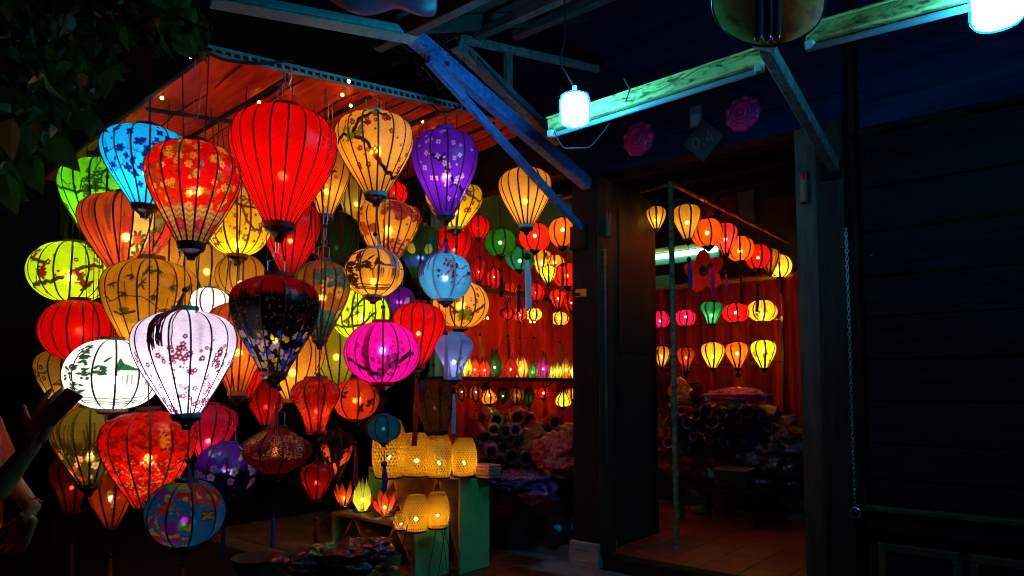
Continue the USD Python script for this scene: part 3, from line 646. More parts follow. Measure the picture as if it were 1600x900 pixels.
pq = thing('wall_plaque', 'small grey plate fixed above the number board', 'plaque', on(1087, 180, 1, YF))
c0 = on(1087, 181, 1, YF - .03)
obj('plate', box(c0[0] - .047, c0[0] + .047, YF - .034, YF - .029, c0[2] - .085, c0[2] + .075), plain('grey_tin', (.10, .11, .13), .5), pq)
obj('plate_panel', box(c0[0] - .034, c0[0] + .034, YF - .040, YF - .035, c0[2] - .07, c0[2] + .01), plain('pale_tin', (.20, .22, .25), .4), pq)
nb = thing('number_board', 'dark diamond board lettered 0.4 hanging over the doorway', 'sign', on(1098, 222, 1, YF))
c0 = on(1099, 219, 1, YF - .05)
bd = box(-.115, .115, -.006, .006, -.115, .115, .003); rt = trimesh.transformations.rotation_matrix(PI / 4, [0, 1, 0]); bd.apply_transform(rt); bd.apply_translation(c0)
obj('board', bd, plain('board_black', (.015, .018, .02), .6), nb)
tx = meshkit.text_mesh('0.4', .085, .003); tx.apply_translation([-tx.bounds[:, 0].mean(), -.042, 0]); tx.apply_transform(trimesh.transformations.rotation_matrix(PI / 2, [1, 0, 0]))
tx.apply_transform(trimesh.transformations.rotation_matrix(-.28, [0, 1, 0])); tx.apply_translation(c0 + [0, -.0075, 0]); obj('lettering', tx, plain('green_grey_paint', (.06, .12, .08), .6), nb)
def incense(label, p, ax_out):
    t = thing('incense_holder', label, 'incense holder', p); o = np.array(ax_out) * .028
    obj('cup', lathe([(0, 0), (.024, 0), (.026, .15), (.021, .15), (.02, .02), (0, .02)], 16, p + o), mottled('rust_tin', (.16, .06, .03), (.3, .13, .07), 20), t, smooth=40)
    for k in range(5):
        a = np.array([math.cos(k * 2.4) * .012, math.sin(k * 2.4) * .012, .03])
        obj('incense_stick', tube([p + o + a, p + o + a * [1.6, 1.6, 1] + [0, 0, .175 + .012 * (k % 3)]], .0042, 5), plain('incense_pink', (.90, .03, .10), .5), t)
incense('tin of pink incense sticks on the left post beside the dark door leaf', on(946, 371, 0, -3.04), (1, 0, 0))
incense('tin of pink incense sticks on the right doorpost', on(1258, 318, 1, YF + .01), (0, -1, 0))
def chain(label, p, n, nrm, L=.036):
    ms = []; nrm = np.array(nrm, float); sd = np.cross([0, 0, 1.], nrm)
    for k in range(n):
        c = p - np.array([0, 0, k * L * .74]); w = sd if k % 2 else (nrm * .8 + sd * .6)
        pts = [c + w * (.0085 * math.cos(g)) + np.array([0, 0, L / 2 * math.sin(g)]) for g in np.linspace(0, 2 * PI, 9)]
        ms.append(tube(pts, .0036, 4))
    t = thing('hanging_chain', label, 'chain', p)
    obj('chain_links', cat(ms), plain('chain_steel', (.62, .62, .60), .3, metal=1), t).SetCustomDataByKey('kind', 'stuff')
    obj('staple', tube([p + nrm * -.03 + sd * .01, p + nrm * .006 + sd * .01 + [0, 0, .012], p + nrm * .006 - sd * .01 + [0, 0, .012], p + nrm * -.03 - sd * .01], .003, 4), WIRE, t)
    return t
pc = on(945, 392, 0, -3.028); chain('steel chain hanging down the side of the left post under the incense tin', pc, 66, (1, 0, 0))
pc = on(1322, 360, 1, YF - .035); ch = chain('long steel chain hanging on the right post by the plank wall', pc, 67, (0, -1, 0))
e = pc - [0, 0, 67 * .0266]; obj('end_ring', tube([e + [.03 * math.cos(g), 0, .03 * math.sin(g)] for g in np.linspace(0, 2 * PI, 17)], .004, 5), WIRE, ch)

# canopy over the lanterns
CANV = mottled('red_tarpaulin', (.44, .010, .003), (.88, .075, .012), 2.6, (.8, 5, 1), .5, .35, spec=.35, dist=1.2)
can = thing('red_canopy', 'red tarpaulin canopy on a perforated steel frame above the lanterns', 'canopy', (-3.54, 1.74, 3.2))
nx, ny = 60, 60; u, w = np.meshgrid(np.linspace(0, 1, nx), np.linspace(0, 1, ny), indexing='ij')
X = -3.55 - 2.75 * u; Y = 1.72 + 2.98 * w
Z = 3.245 + (Y - 1.74) * .155 + (X + 3.54) * .06 - .035 * np.abs(np.sin(w * PI * 4)) * np.sin(u * PI) + .012 * (meshkit.fbm(np.stack([X * 3, Y * 3, 0 * X], -1) + 20, 3, 2) - .5) * 4
V = np.stack([X, Y, Z], -1).reshape(-1, 3); i, j = np.meshgrid(np.arange(nx - 1), np.arange(ny - 1), indexing='ij')
q = np.stack([i * ny + j, (i + 1) * ny + j, (i + 1) * ny + j + 1, i * ny + j + 1], -1).reshape(-1, 4)
obj('tarpaulin', (V, np.vstack([q[:, :3], q[:, [0, 2, 3]]])), CANV, can, smooth=True)
for k in range(7):
    y = 1.95 + .40 * k; ww_ = (y - 1.72) / 2.98; uu = np.linspace(0.02, .98, 14); xs = -3.55 - 2.75 * uu
    obj('seam', tube([(x, y + .012 * math.sin(9 * x + k), 3.238 + (y - 1.74) * .155 + (x + 3.54) * .06 - .035 * abs(math.sin(ww_ * PI * 4)) * math.sin(u_ * PI)) for x, u_ in zip(xs, uu)], .006, 4), plain('seam_dark', (.10, .008, .004), .7), can)
def cz(x, y): return 3.255 + (y - 1.74) * .155 + (x + 3.54) * .06
TEAL = mottled('teal_steel', (.05, .28, .26), (.12, .42, .40), 30, rough=.5)
def slotted(a, b):
    a, b = np.array(a, float), np.array(b, float); L = np.linalg.norm(b - a); u = (b - a) / L; n = int(L / .052)
    up = np.array([0, 0, 1.]) - u * u[2]; up /= np.linalg.norm(up); ms = []
    for s0 in (-.019, .019): ms.append(beam(a + up * s0, b + up * s0, .003, .014, b=.0008))
    for k in range(n + 1): ms.append(beam(a + u * (k * L / n - .010) if k else a, a + u * min(L, k * L / n + .010), .0026, .0245, b=.0005))
    obj('slotted_angle', cat(ms), TEAL, can); obj('angle_flange', beam(a + up * .028 - np.cross(u, up) * .018, b + up * .028 - np.cross(u, up) * .018, .036, .003, b=.0008), TEAL, can)
slotted((-3.54, 1.70, cz(-3.54, 1.70)), (-3.54, 3.72, cz(-3.54, 3.72)))
obj('frame_pipe', tube([(-3.56, 1.72, cz(-3.56, 1.7) - .01), (-4.9, 1.72, cz(-4.9, 1.7) - .01), (-6.3, 1.72, cz(-6.3, 1.7) - .01)], .018, 8), CORD, can, smooth=40)
for k in range(4):
    y = 2.2 + .62 * k; obj('cross_pipe', tube([(-3.56, y, cz(-3.56, y) - .06), (-4.9, y, cz(-4.9, y) - .06), (-6.3, y, cz(-6.3, y) - .06)], .015, 8), CORD, can, smooth=40)
for k in range(2):
    x = -4.3 - .95 * k; obj('long_pipe', tube([(x, 1.72, cz(x, 1.72) - .08), (x, 3.2, cz(x, 3.2) - .08), (x, 4.7, cz(x, 4.7) - .08)], .013, 8), CORD, can, smooth=40)
obj('support_pole', tube([(-6.2, 1.9, -.012), (-6.2, 1.9, 1.6), (-6.2, 1.9, cz(-6.2, 1.9) - .01)], .022, 8), CORD, can, smooth=40)
tag(obj('power_cable', tube(soft([P(318, 72, 3.62), P(340, 90, 3.7), P(400, 99, 3.9), P(455, 96, 4.1), P(446, 120, 4.15), P(425, 145, 4.15), P(392, 162, 4.2), P(372, 195, 4.25)]), .010, 6), CORD), 'black cable looping from the canopy corner behind the big red lantern', 'cable')
tag(obj('power_cable', tube(soft([P(720, 165, 5.0), P(690, 176, 5.0), P(668, 160, 5.0), P(640, 175, 5.05), P(600, 190, 5.1)]), .008, 6), CORD), 'dark cable slung under the canopy behind the purple lantern', 'cable')
FB = glow('fairy_light', (1, .42, .06), 14.)
for k, (px, py, d) in enumerate(((253, 153, 4.3), (298, 88, 3.9), (405, 160, 4.6), (460, 163, 4.7), (545, 127, 4.8), (535, 148, 4.9), (548, 165, 5.0), (660, 190, 5.2), (683, 222, 5.3), (655, 215, 5.3))):
    for _ in range(30):
        p = P(px, py, d); d += .5 * ((cz(p[0], p[1]) - .075) - p[2]) / max(.2, ray(px, py)[2])
    t = thing('fairy_light', 'tiny amber bulb on a thin wire under the red canopy', 'fairy light', p, 'amber fairy lights strung under the canopy')
    obj('bulb', sphere((0, 0, 0), .011, 1), FB, t, smooth=True, local=True); obj('wire', tube([(0, 0, .01), (.004, 0, .05), (0, 0, max(.06, cz(p[0], p[1]) - p[2] - .03))], .0015, 4), CORD, t, local=True)
# plastic sheet and gutter at the eave
u, w = np.meshgrid(np.linspace(0, 1, 40), np.linspace(0, 1, 14), indexing='ij')
A_, B_ = P(420, -40, 3.7), P(800, -25, 4.0); V = A_ + (B_ - A_) * u[..., None] + np.array([.1, .75, .25]) * (w[..., None] - .5)
V[..., 2] -= .20 * np.sin(PI * u) * np.sin(PI * w) - .03 * np.sin(u * 23 + w * 5) * np.sin(PI * w)
V = V.reshape(-1, 3); i, j = np.meshgrid(np.arange(39), np.arange(13), indexing='ij'); q = np.stack([i * 14 + j, (i + 1) * 14 + j, (i + 1) * 14 + j + 1, i * 14 + j + 1], -1).reshape(-1, 4)
tag(obj('plastic_sheet', (V, np.vstack([q[:, :3], q[:, [0, 2, 3]]])), plain('grey_plastic', (.10, .05, .10), .4, spec=.35), smooth=True), 'grey violet plastic sheet sagging from the eave at the top', 'plastic sheet')
gt = thing('eave_gutter', 'teal tin gutter tapering along the top of the dark eave', 'gutter', P(500, 30, 3.9))
ga, gb = P(330, -6, 3.55), P(648, 54, 4.16); obj('trough', beam(ga, gb, .10, .055, b=.01), TEAL, gt); obj('lip', beam(ga - [0, 0, .035], gb - [0, 0, .035], .112, .010), TEAL, gt)

_g = np.random.default_rng(52)
for px, y0, y1, d in ((175, 215, 300, 4.9), (208, 190, 262, 4.6), (262, 120, 205, 4.2), (330, 150, 300, 4.4), (347, 175, 290, 4.6), (520, 150, 230, 4.9), (548, 170, 280, 5.0), (632, 175, 300, 5.2), (655, 185, 330, 5.3), (118, 260, 372, 5.0), (135, 262, 470, 4.8), (95, 300, 372, 5.0), (150, 300, 470, 4.75), (412, 350, 430, 4.4), (488, 300, 372, 4.6)):
    a, b = P(px, y0, d), P(px + _g.normal(0, 3), y1, d); top = np.array([a[0], a[1], cz(a[0], a[1]) - .03])
    obj('loose_cord', tube([top, a + [.01 * _g.normal(), .01 * _g.normal(), 0], (a + b) / 2 + [.02 * _g.normal(), .02 * _g.normal(), 0], b], .0028, 4), CORD, can)
# ------------------------------------------------------------------ the big lanterns under the canopy
WHT, CRM = (.86, .62, .30), (.80, .66, .42)
RED, DRED, LIME, YEL, ORG, MAG = (.80, .005, .004), (.45, .012, .010), (.42, .80, .03), (.86, .62, .05), (.85, .20, .02), (.82, .02, .36)
TC = (.10, .36, .40)
BR1 = [[(-1, .50), (-.55, .46), (-.15, .55), (.3, .50), (.75, .62)], [(-.55, .46), (-.35, .3), (-.1, .25)]]
lantern('lime green balloon lantern with dark blossom twigs, top left beside the sky blue one', 157, 248, 382, 120, 4.95, 'balloon', (.22, .80, .02), .75,
        branch_blossom([[(-1, .62), (-.5, .5), (0, .58), (.4, .5)], [(-.9, .45), (-.7, .2), (-.5, .05)], [(-.2, .55), (.1, .75), (.3, .85)]], (.06, .16, .02), None, 46, .026, (.01, .05, .01), .008, 1), (1, .92, .6), collar=(.1, .3, .05))
lantern('sky blue round balloon lantern with dark blue blossoms', 226, 198, 321, 131, 4.10, 'balloon', (.015, .55, .85), .9,
        branch_blossom([[(-1, .5), (-.6, .62), (-.2, .55), (.2, .62)], [(-.9, .3), (-.5, .4), (-.1, .3)]], (.015, .03, .42), None, 46, .027, (.02, .10, .35), .003, 2, None, 0, .75, (-.95, .6, .25, .92), 4, .2), COOL, collar=(.01, .03, .25))
lantern('red balloon lantern with gold flowers and a cream scalloped hem beside the plain red one', 299, 220, 381, 141, 3.66, 'balloon', (.78, .006, .005), .75, p_floral_gold, (1, .72, .38), hook=True, hang='wire', collar=(.12, .01, .01))
lantern('big plain red balloon lantern, largest under the canopy front edge', 437, 166, 350, 163, 4.0, 'balloon', (.86, .004, .003), .85, None, (1, .62, .30), hang='wire', collar=(.30, .01, .01), n=20)
lantern('cream balloon lantern with a black branch, red blossoms and teal collars', 587, 176, 303, 122, 4.55, 'balloon', WHT, .62,
        branch_blossom([[(-1, .62), (-.6, .6), (-.25, .52), (0, .38), (.22, .22), (.5, .18), (.75, .4)], [(-.55, .58), (-.4, .78), (0, .86), (.3, .83)]], (.50, .01, .03), None, 60, .022, DARK, .011, 3, (.12, .30, .02), 9, .45, (-.8, .85, .25, .92)), (1, .44, .03), collar=TC, hang='wire')
lantern('violet balloon lantern with pale blossoms and a black branch', 696, 203, 333, 104, 5.02, 'balloon', (.20, .035, .66), .62,
        branch_blossom([[(-.4, .6), (-.1, .52), (.2, .35), (.5, .22), (.62, .1)]], (.62, .62, .95), (.2, .05, .5), 46, .022, (.01, .005, .02), .012, 4, None, 0, .7, (-.9, .9, .18, .9), 4, .15), (1, .45, .62), collar=(.14, .03, .5), hang='wire', n=12, tassel=((.10, .03, .4), 22, 26, 3))
lantern('rust brown balloon lantern with grass print and one yellow panel, under the sky blue one', 195, 303, 428, 136, 4.75, 'balloon', (.44, .08, .02), 1.1, p_grass, (1, .72, .4), collar=(.1, .02, .01))
lantern('yellow balloon lantern painted with bamboo leaves and a boat', 231, 405, 565, 141, 4.52, 'balloon', (.86, .54, .05), 1.15, p_bamboo, (1, .66, .2), collar=(.35, .18, .2), bt=.25)
lantern('lime yellow oval lantern with red blossoms, far left', 107, 379, 471, 118, 5.05, 'oval', (.58, .80, .015), .75,
        branch_blossom([[(-.9, .2), (-.5, .25), (-.1, .35), (.3, .55), (.7, .6)], [(-.9, .7), (-.6, .55), (-.6, .3)], [(.1, .45), (.3, .2), (.5, .3)]], (.42, .015, .01), None, 52, .026, (.05, .03, .01), .011, 5, None, 0, .3, (-.9, .8, .1, .7)), (1, .9, .5), collar=(.2, .12, .05))
lantern('plain red oval lantern at the left below the lime yellow oval', 123, 469, 562, 110, 5.0, 'oval', (.80, .005, .004), .45, None, (1, .65, .35), collar=(.2, .01, .01))
lantern('dull yellow balloon lantern at the far left edge behind the white landscape oval', 103, 545, 640, 96, 5.25, 'balloon', (.55, .36, .06), .36, branch_blossom([[(-.9, .5), (-.6, .6)], [(-.4, .4), (.3, .38)]], (.3, .05, .02), None, 10, .03, (.1, .05, .01), .009, 6), WARM, collar=(.2, .1, .02))
lantern('glowing white oval lantern painted with a green river landscape', 175, 531, 638, 142, 4.4, 'oval', (.90, .90, .84), 1.2, p_landscape((.004, .03, .02), (.012, .08, .03), (.015, .11, .06)), WHITE, n=14, collar=(.10, .13, .08), ribcol=(.03, .008, .01))
lantern('glowing white lilac balloon lantern with magenta blossoms and teal collars', 291, 485, 646, 154, 3.74, 'balloon', (.90, .84, .92), 1.4, p_scatter([(.13, .001, .03), (.17, .001, .012)], 270, .017, .05, .60, 7, None, .45), PINK, n=16, collar=(.02, .22, .20),
        over=((.40, .008, .05), -.55, 20, .64), ribcol=(.02, .006, .04))
lantern('olive balloon lantern with a flower garden print, left beneath the white landscape oval', 140, 636, 756, 112, 4.75, 'balloon', (.40, .34, .04), .42, p_garden, WARM, collar=(.1, .08, .02))
lantern('red damask balloon lantern with gold specks, lower left', 231, 643, 792, 140, 4.02, 'balloon', (.78, .006, .005), .50, p_ornate, (1, .62, .32), n=14, collar=(.06, .01, .01))
lantern('dusky magenta lantern behind the white lilac one', 322, 632, 716, 86, 4.5, 'balloon', (.66, .015, .16), .30, None, WARM, collar=(.2, .01, .05), n=12)
lantern('purple topped black oval lantern with small blossoms, lower middle', 352, 694, 772, 97, 4.0, 'oval', (.20, .035, .55), .10, p_navy, PINK, n=10, collar=(.10, .03, .35), hang='cord', hook=True, mat=VELVET, tassel=((.05, .02, .1), 24, 60, 3))
lantern('blue patchwork oval lantern with a butterfly, lowest in front', 287, 752, 851, 118, 3.62, 'oval', (.02, .22, .48), .10, p_patch, WHITE, n=10, collar=(.015, .10, .12), hang='cord', mat=VELVET, tassel=((.5, .1, .03), 14, 60, 3.4), over=((.10, .08, .12), .3, 6, .97))
lantern('dim orange balloon lantern between the garden lantern and the red damask one', 173, 729, 822, 72, 4.85, 'balloon', (.65, .12, .02), .17, p_scatter((.8, .6, .4), 30, .03, .3, .85, 5), WARM, n=10, collar=(.2, .03, .01), tassel=((.4, .05, .03), 30, 70, 3.2))
lantern('barely lit maroon vase lantern at the left behind the person', 112, 712, 798, 66, 5.3, 'vase', (.32, .03, .012), .10, None, WARM, n=8, collar=(.2, .03, .02), tassel=((.25, .04, .03), 34, 78, 3.2))
lantern('bright yellow oval lantern with a brown branch, below the gold flowered red one', 371, 292, 398, 102, 4.4, 'oval', (.88, .62, .02), .85, branch_blossom([[(-1, .55), (-.5, .68), (0, .66), (.5, .62)], [(.1, .66), (.25, .45), (.5, .3), (.7, .35)], [(-.9, .1), (-.5, .12)]], (.55, .22, .03), None, 26, .034, (.12, .04, .01), .010, 9, None, 0, .5, (-.5, .9, .1, .6)), (1, .78, .3), collar=(.45, .12, .02), ribcol=(.16, .03, .01), bt=.2, fin=plain('brown_lacquer', (.07, .025, .012), .25, spec=.6))
lantern('dusky red balloon lantern half hidden behind the big plain red one', 452, 312, 428, 92, 4.75, 'balloon', (.70, .014, .02), .42, None, WARM, n=12, collar=(.2, .01, .01))
lantern('cream balloon lantern with a red flower, between the big red and the black branch one', 509, 222, 337, 76, 5.0, 'balloon', WHT, .62, branch_blossom([[(-.6, .42), (0, .46), (.4, .56)]], (.7, .06, .03), None, 6, .03, DARK, .009, 10), (1, .44, .03), n=12, collar=(.14, .06, .16))
lantern('brown and gold patchwork balloon lantern below the black branch lantern', 604, 313, 412, 96, 5.1, 'balloon', (.60, .32, .02), .95, p_patchwork((.20, .012, .015), (.50, .28, .04), (.62, .36, .04)), WARM, collar=(.06, .02, .02))
lantern('small red lantern peeping out behind the black branch lantern', 616, 284, 322, 42, 5.6, 'oval', RED, .9, None, WARM, n=10)
lantern('golden yellow oval lantern with tiny red blossoms behind the violet one', 711, 286, 357, 91, 5.45, 'balloon', (.80, .56, .012), .62, branch_blossom([[(-.9, .5), (-.5, .2)], [(.1, .8), (.5, .6), (.9, .55)]], (.45, .03, .01), None, 30, .03, (.1, .04, .01), .009, 11, None, 0, .5, (.1, .9, .3, .9)), (1, .72, .3), collar=(.55, .42, .04), n=12)
lantern('small oval lantern with a black ink landscape and lilac threads', 583, 389, 462, 93, 4.62, 'oval', WHT, .60, p_landscape((.02, .015, .01), (.09, .05, .01), (.05, .03, .01)), (1, .44, .03), n=10, collar=(.25, .28, .5), hang='cord', tassel=((.55, .45, .7), 38, 70, 2.8), over=((.42, .34, .62), .75, 8, .55))
lantern('pale blue oval lantern with red blossom chains, by the shop bay', 696, 396, 468, 87, 5.05, 'oval', (.16, .60, .90), .34, branch_blossom([[(-.1, .85), (.2, .72), (.5, .6), (.8, .7)], [(-.2, .35), (.1, .5), (.2, .62)], [(.2, .3), (.4, .25), (.7, .45), (.9, .5)]], (.48, .006, .06), None, 34, .024, (.40, .01, .06), .004, 12, n=6), (.75, .85, 1), n=8, collar=(.25, .50, .62), ribcol=(.35, .35, .45), tassel=((.6, .5, .75), 40, 68, 3), over=((.22, .08, .42), -.95, 10, .5))
lantern('cream oval lantern with red blossoms and a green sprig, behind the pale blue oval', 719, 440, 511, 90, 5.5, 'oval', WHT, .68, branch_blossom([[(-.7, .6), (-.3, .4), (.1, .18), (.4, .25), (.8, .45)]], (.45, .02, .03), None, 46, .024, DARK, .011, 13, (.12, .26, .02), 12, .5, (-.2, .9, .2, .9)), (1, .44, .03), collar=(.5, .2, .1), n=14)
lantern('black balloon lantern with red top and blue and yellow flowers at its tip', 428, 430, 582, 137, 4.02, 'balloon', (.70, .006, .006), .20, p_black_garden, WARM, n=12, collar=(.42, .014, .012), mat=VELVET, ribcol=(.05, .006, .006), hang='wire')
lantern('teal and brown balloon lantern with gold stars, right of the black flowered one', 500, 407, 527, 86, 4.55, 'balloon', (.30, .11, .02), .85, p_patchwork((.015, .12, .17), (.62, .28, .05), (.30, .12, .03)), WARM, n=16, collar=(.12, .06, .02), hang='wire', hook=True, over=((.62, .12, .10), -.3, 12, .80), tassel=((.03, .08, .3), 40, 40, 3))
lantern('acid yellow lantern with a black branch behind the magenta oval', 562, 452, 530, 92, 5.0, 'oval', (.60, .84, .01), .9, branch_blossom([[(-1, .3), (-.5, .2), (0, .25), (.5, .5)], [(-.4, .22), (-.3, .5), (.1, .8)]], (.2, .25, .02), None, 22, .02, (.03, .03, .01), .010, 14), (1, .92, .5), collar=(.3, .3, .02))
lantern('magenta pink oval lantern with a black branch', 597, 504, 597, 117, 4.72, 'oval', (.84, .006, .36), .85, branch_blossom([[(-.9, .4), (-.5, .22), (-.1, .12), (.3, .3), (.8, .48)], [(.1, .22), (.15, .4)]], (.40, .01, .22), None, 60, .022, DARK, .013, 15, None, 0, .6, (-.7, .5, .35, .7)), (1, .85, .9), n=16, collar=(.4, .01, .04), ribcol=(.15, .005, .05), over=((.3, .03, .12), .15, 2, .94))
lantern('plain red balloon lantern behind the magenta oval', 652, 473, 571, 83, 5.15, 'balloon', (.84, .006, .004), .7, None, WARM, n=14, collar=(.3, .012, .01), tassel=((.45, .02, .02), 0, 105, 4))
lantern('small pale lilac vase lantern with dark specks', 709, 522, 590, 63, 5.2, 'vase', (.34, .50, .86), .32, p_scatter([(.03, .05, .03), (.3, .02, .04)], 120, .026, .1, .75, 16, None, .85), (.9, .8, 1), n=8, collar=(.4, .55, .75), ribcol=(.4, .38, .5), tassel=((.55, .5, .8), 10, 62, 3.2))
lantern('tall yellow balloon lantern with brown ribs behind the black flowered one', 458, 520, 624, 100, 4.85, 'balloon', (.80, .48, .07), .50, None, (1, .64, .24), n=14, collar=(.45, .22, .03), ribcol=(.09, .025, .01))
lantern('olive yellow balloon lantern behind the starred teal one', 527, 512, 606, 84, 5.2, 'balloon', (.42, .38, .04), .45, None, (1, .8, .3), n=12, collar=(.15, .13, .02), ribcol=(.03, .03, .005))
lantern('orange balloon lantern with dark flower marks beside the white lilac one', 370, 472, 612, 96, 4.45, 'balloon', (.82, .26, .03), .72, p_scatter((.10, .04, .01), 50, .026, .45, .8, 17, None, .4), (1, .66, .3), n=16, collar=(.5, .08, .02), ribcol=(.12, .02, .01), tassel=((.3, .02, .01), 40, 20, 2))
lantern('plain red lantern behind the orange balloon lantern', 384, 545, 622, 66, 4.9, 'balloon', RED, .55, None, WARM, n=12)
lantern('red vase lantern with gold crane lines', 494, 592, 674, 78, 4.5, 'vase', (.74, .025, .014), .34, p_gold_lines, WARM, n=8, collar=(.5, .025, .015), tassel=((.4, .02, .02), 16, 30, 3.))
lantern('orange red oval lantern with dark birds and a yellow thread', 556, 593, 655, 71, 4.75, 'oval', (.84, .10, .02), .40, p_chicks, WARM, n=8, collar=(.45, .03, .015), tassel=((.62, .03, .05), 26, 62, 3.2), over=((.5, .36, .05), 1.15, 4, .35))
lantern('dark red glittering onion lantern with a drooping red tassel', 430, 668, 740, 110, 4.05, 'onion', (.20, .008, .007), .14, p_glitter([(.48, .14, .06), (.8, .62, .42)], .35, .9), WARM, n=10, collar=(.1, .008, .008), mat=VELVET, over=((.48, .014, .012), -.35, 12, .55), hook=True, tassel=((.05, .08, .5), 46, 50, 3))
lantern('small plain dark red lantern under the red vase', 494, 724, 780, 52, 4.3, 'balloon', (.55, .012, .012), .25, None, WARM, n=8, collar=(.3, .01, .01), tassel=((.35, .012, .015), 20, 60, 3))
lantern('black lantern with red flowers beside the small dark red one', 524, 672, 745, 52, 5.0, 'balloon', (.012, .008, .006), .8, p_scatter([(.8, .16, .05), (.7, .05, .03)], 110, .05, .1, .7, 18, None, .2), WARM, n=10, mat=VELVET)
lantern('small peacock blue oval lantern with a blue tassel before the bamboo lamps', 600, 648, 690, 54, 4.75, 'oval', (.02, .20, .30), .10, None, WHITE, n=8, collar=(.02, .14, .2), tassel=((.02, .06, .30), 26, 38, 4.), over=((.3, .02, .02), -1.5, 5, .3), mat=VELVET)
lantern('dull brown vase lantern above the bamboo lamps', 682, 592, 674, 62, 5.45, 'jar', (.16, .07, .03), .09, p_glitter([(.26, .14, .06), (.05, .03, .02)]), WARM, n=8, mat=VELVET, over=((.02, .05, .22), -.9, 5, .85))
lantern('pale yellow oval lantern behind the yellow bamboo painted one', 262, 364, 448, 92, 5.15, 'oval', (.80, .52, .10), .50, branch_blossom([[(.2, .9), (.35, .5)]], (.3, .1, .03), None, 3, .03, DARK, .007, 19), (1, .66, .24), n=12, tassel=((.05, .04, .35), 0, 10, 5), collar=(.3, .16, .04))
lantern('dull gold oval lantern behind the bright yellow oval', 322, 383, 455, 84, 5.0, 'oval', (.62, .46, .08), .42, None, (1, .7, .3), n=12, collar=(.2, .12, .03), ribcol=(.2, .06, .01))
lantern('amber oval lantern just below the bright yellow oval', 376, 398, 462, 76, 4.9, 'oval', (.66, .44, .06), .42, None, (1, .66, .24), n=12, ribcol=(.2, .05, .01))
lantern('small glowing white lantern with purple ribs above the white lilac one', 326, 450, 492, 62, 4.6, 'oval', (.85, .88, .66), 1.3, None, WHITE, n=10, collar=(.05, .06, .4), ribcol=(.12, .01, .05))
lantern('plain olive balloon lantern behind the cream one with a red flower', 555, 268, 352, 62, 5.7, 'balloon', (.55, .42, .06), .40, p_scatter((.3, .06, .02), 30, .03, .1, .5, 3, None, .9), (1, .74, .3), n=10)
lantern('unlit dark green lantern in the gap under the cream one with a red flower', 524, 330, 432, 74, 5.6, 'balloon', (.012, .075, .02), .10, None, WHITE, n=10, mat=VELVET)
lantern('dark green lantern printed with yellow tulips beside the patchwork one', 656, 352, 436, 72, 5.6, 'balloon', (.012, .12, .025), .22,
        lambda c: [c.leaf(a, .42, .085, .030, PI / 2 + g, (.62, .55, .07)) for a in (-2.6, -1.6, -.5, .45, 1.5, 2.6) for g in (.18, -.18)] + [c.put((.38 - c.T) / .02 * (c.T > .2), (.02, .06, .30))], WHITE, n=8)
lantern('dull orange round lantern in shadow beside the patchwork one', 642, 322, 356, 36, 6.0, 'oval', (.6, .09, .02), .28, None, WARM, n=8)
lantern('red cone lantern hanging behind the pale blue oval', 710, 352, 420, 56, 5.55, 'balloon', RED, .55, None, WARM, n=10, tassel=((.2, .05, .3), 0, 18, 3))
lantern('small dim purple lantern behind the acid yellow one', 624, 448, 492, 48, 5.5, 'oval', (.22, .02, .42), .30, p_scatter((.6, .4, .7), 40, .04, .2, .8, 4), PINK, n=8, hook=True)
lantern('plain yellow balloon lantern with a white ribbon hanging under the eave by the shop bay', 822, 262, 353, 84, 5.5, 'balloon', WHT, .66, None, (1, .44, .03), n=16, collar=(.3, .4, .5), up=.5, tassel=((.62, .66, .80), 34, 78, 5))

lantern('amber lantern at the back seen between the gold flowered and big red ones', 352, 262, 338, 66, 5.7, 'balloon', (.75, .42, .04), .5, None, (1, .66, .24), n=12)
lantern('red lantern at the back in the gap right of the dusky red one', 484, 330, 398, 60, 5.9, 'oval', (.70, .006, .005), .40, None, WARM, n=12)
lantern('deep orange lantern at the back between the lime oval and the grass printed one', 262, 452, 520, 70, 5.9, 'oval', (.75, .14, .01), .45, None, WARM, n=12)
lantern('red lantern low at the back between the red vase and the onion lantern', 415, 598, 664, 60, 5.6, 'balloon', (.60, .006, .006), .30, None, WARM, n=10)
lantern('gold lantern at the back under the small ink landscape one', 630, 505, 566, 60, 5.9, 'oval', (.70, .40, .03), .45, None, WARM, n=10)

# ------------------------------------------------------------------ small lanterns inside the bay and the doorway
def small(label, cx, top, bot, w, d, prof, base, lum, grp=None, tcol=None, tl=(16, 26, 2.6), prnt=None, bulb=WARM, up=.25, n=8, **k):
    lantern(label, cx, top, bot, w, d, prof, [x ** 1.12 if x < .5 else x for x in base], lum * 2.3, prnt, bulb, n=n, up=up, tassel=(tcol,) + tuple(tl) if tcol else None, group=grp, bt=.5, mat=SHEER, **k)
G1 = (.02, .16, .03)
small('green round lantern with a black tassel in the shop bay', 782, 358, 400, 53, 6.35, 'oval', G1, .55, None, (.01, .02, .012), (14, 40, 3), bulb=(1, .95, .3))
small('teal round lantern behind the green one in the shop bay', 812, 386, 422, 48, 6.7, 'oval', (.02, .22, .17), .42, None, (.02, .03, .2), (20, 36, 3), bulb=(1, .95, .4))
small('red round lantern with a hot bulb beside the tall yellow one in the bay', 835, 349, 391, 53, 6.1, 'oval', (.85, .03, .012), .95)
small('orange round lantern against the left post', 879, 340, 386, 46, 5.9, 'oval', (.86, .20, .02), .9, None, (.45, .12, .02), (20, 38, 2.6))
small('speckled yellow lantern behind the red round one in the bay', 846, 390, 430, 32, 7.1, 'balloon', (.85, .50, .06), .9, None, None, prnt=p_scatter((.1, .03, .01), 50, .06, .1, .9, 2, None, .8))
small('speckled orange lantern at the back of the bay', 866, 398, 426, 34, 7.3, 'oval', (.85, .34, .04), .85, None, None, prnt=p_scatter((.2, .03, .01), 50, .06, .1, .9, 3, None, .8))
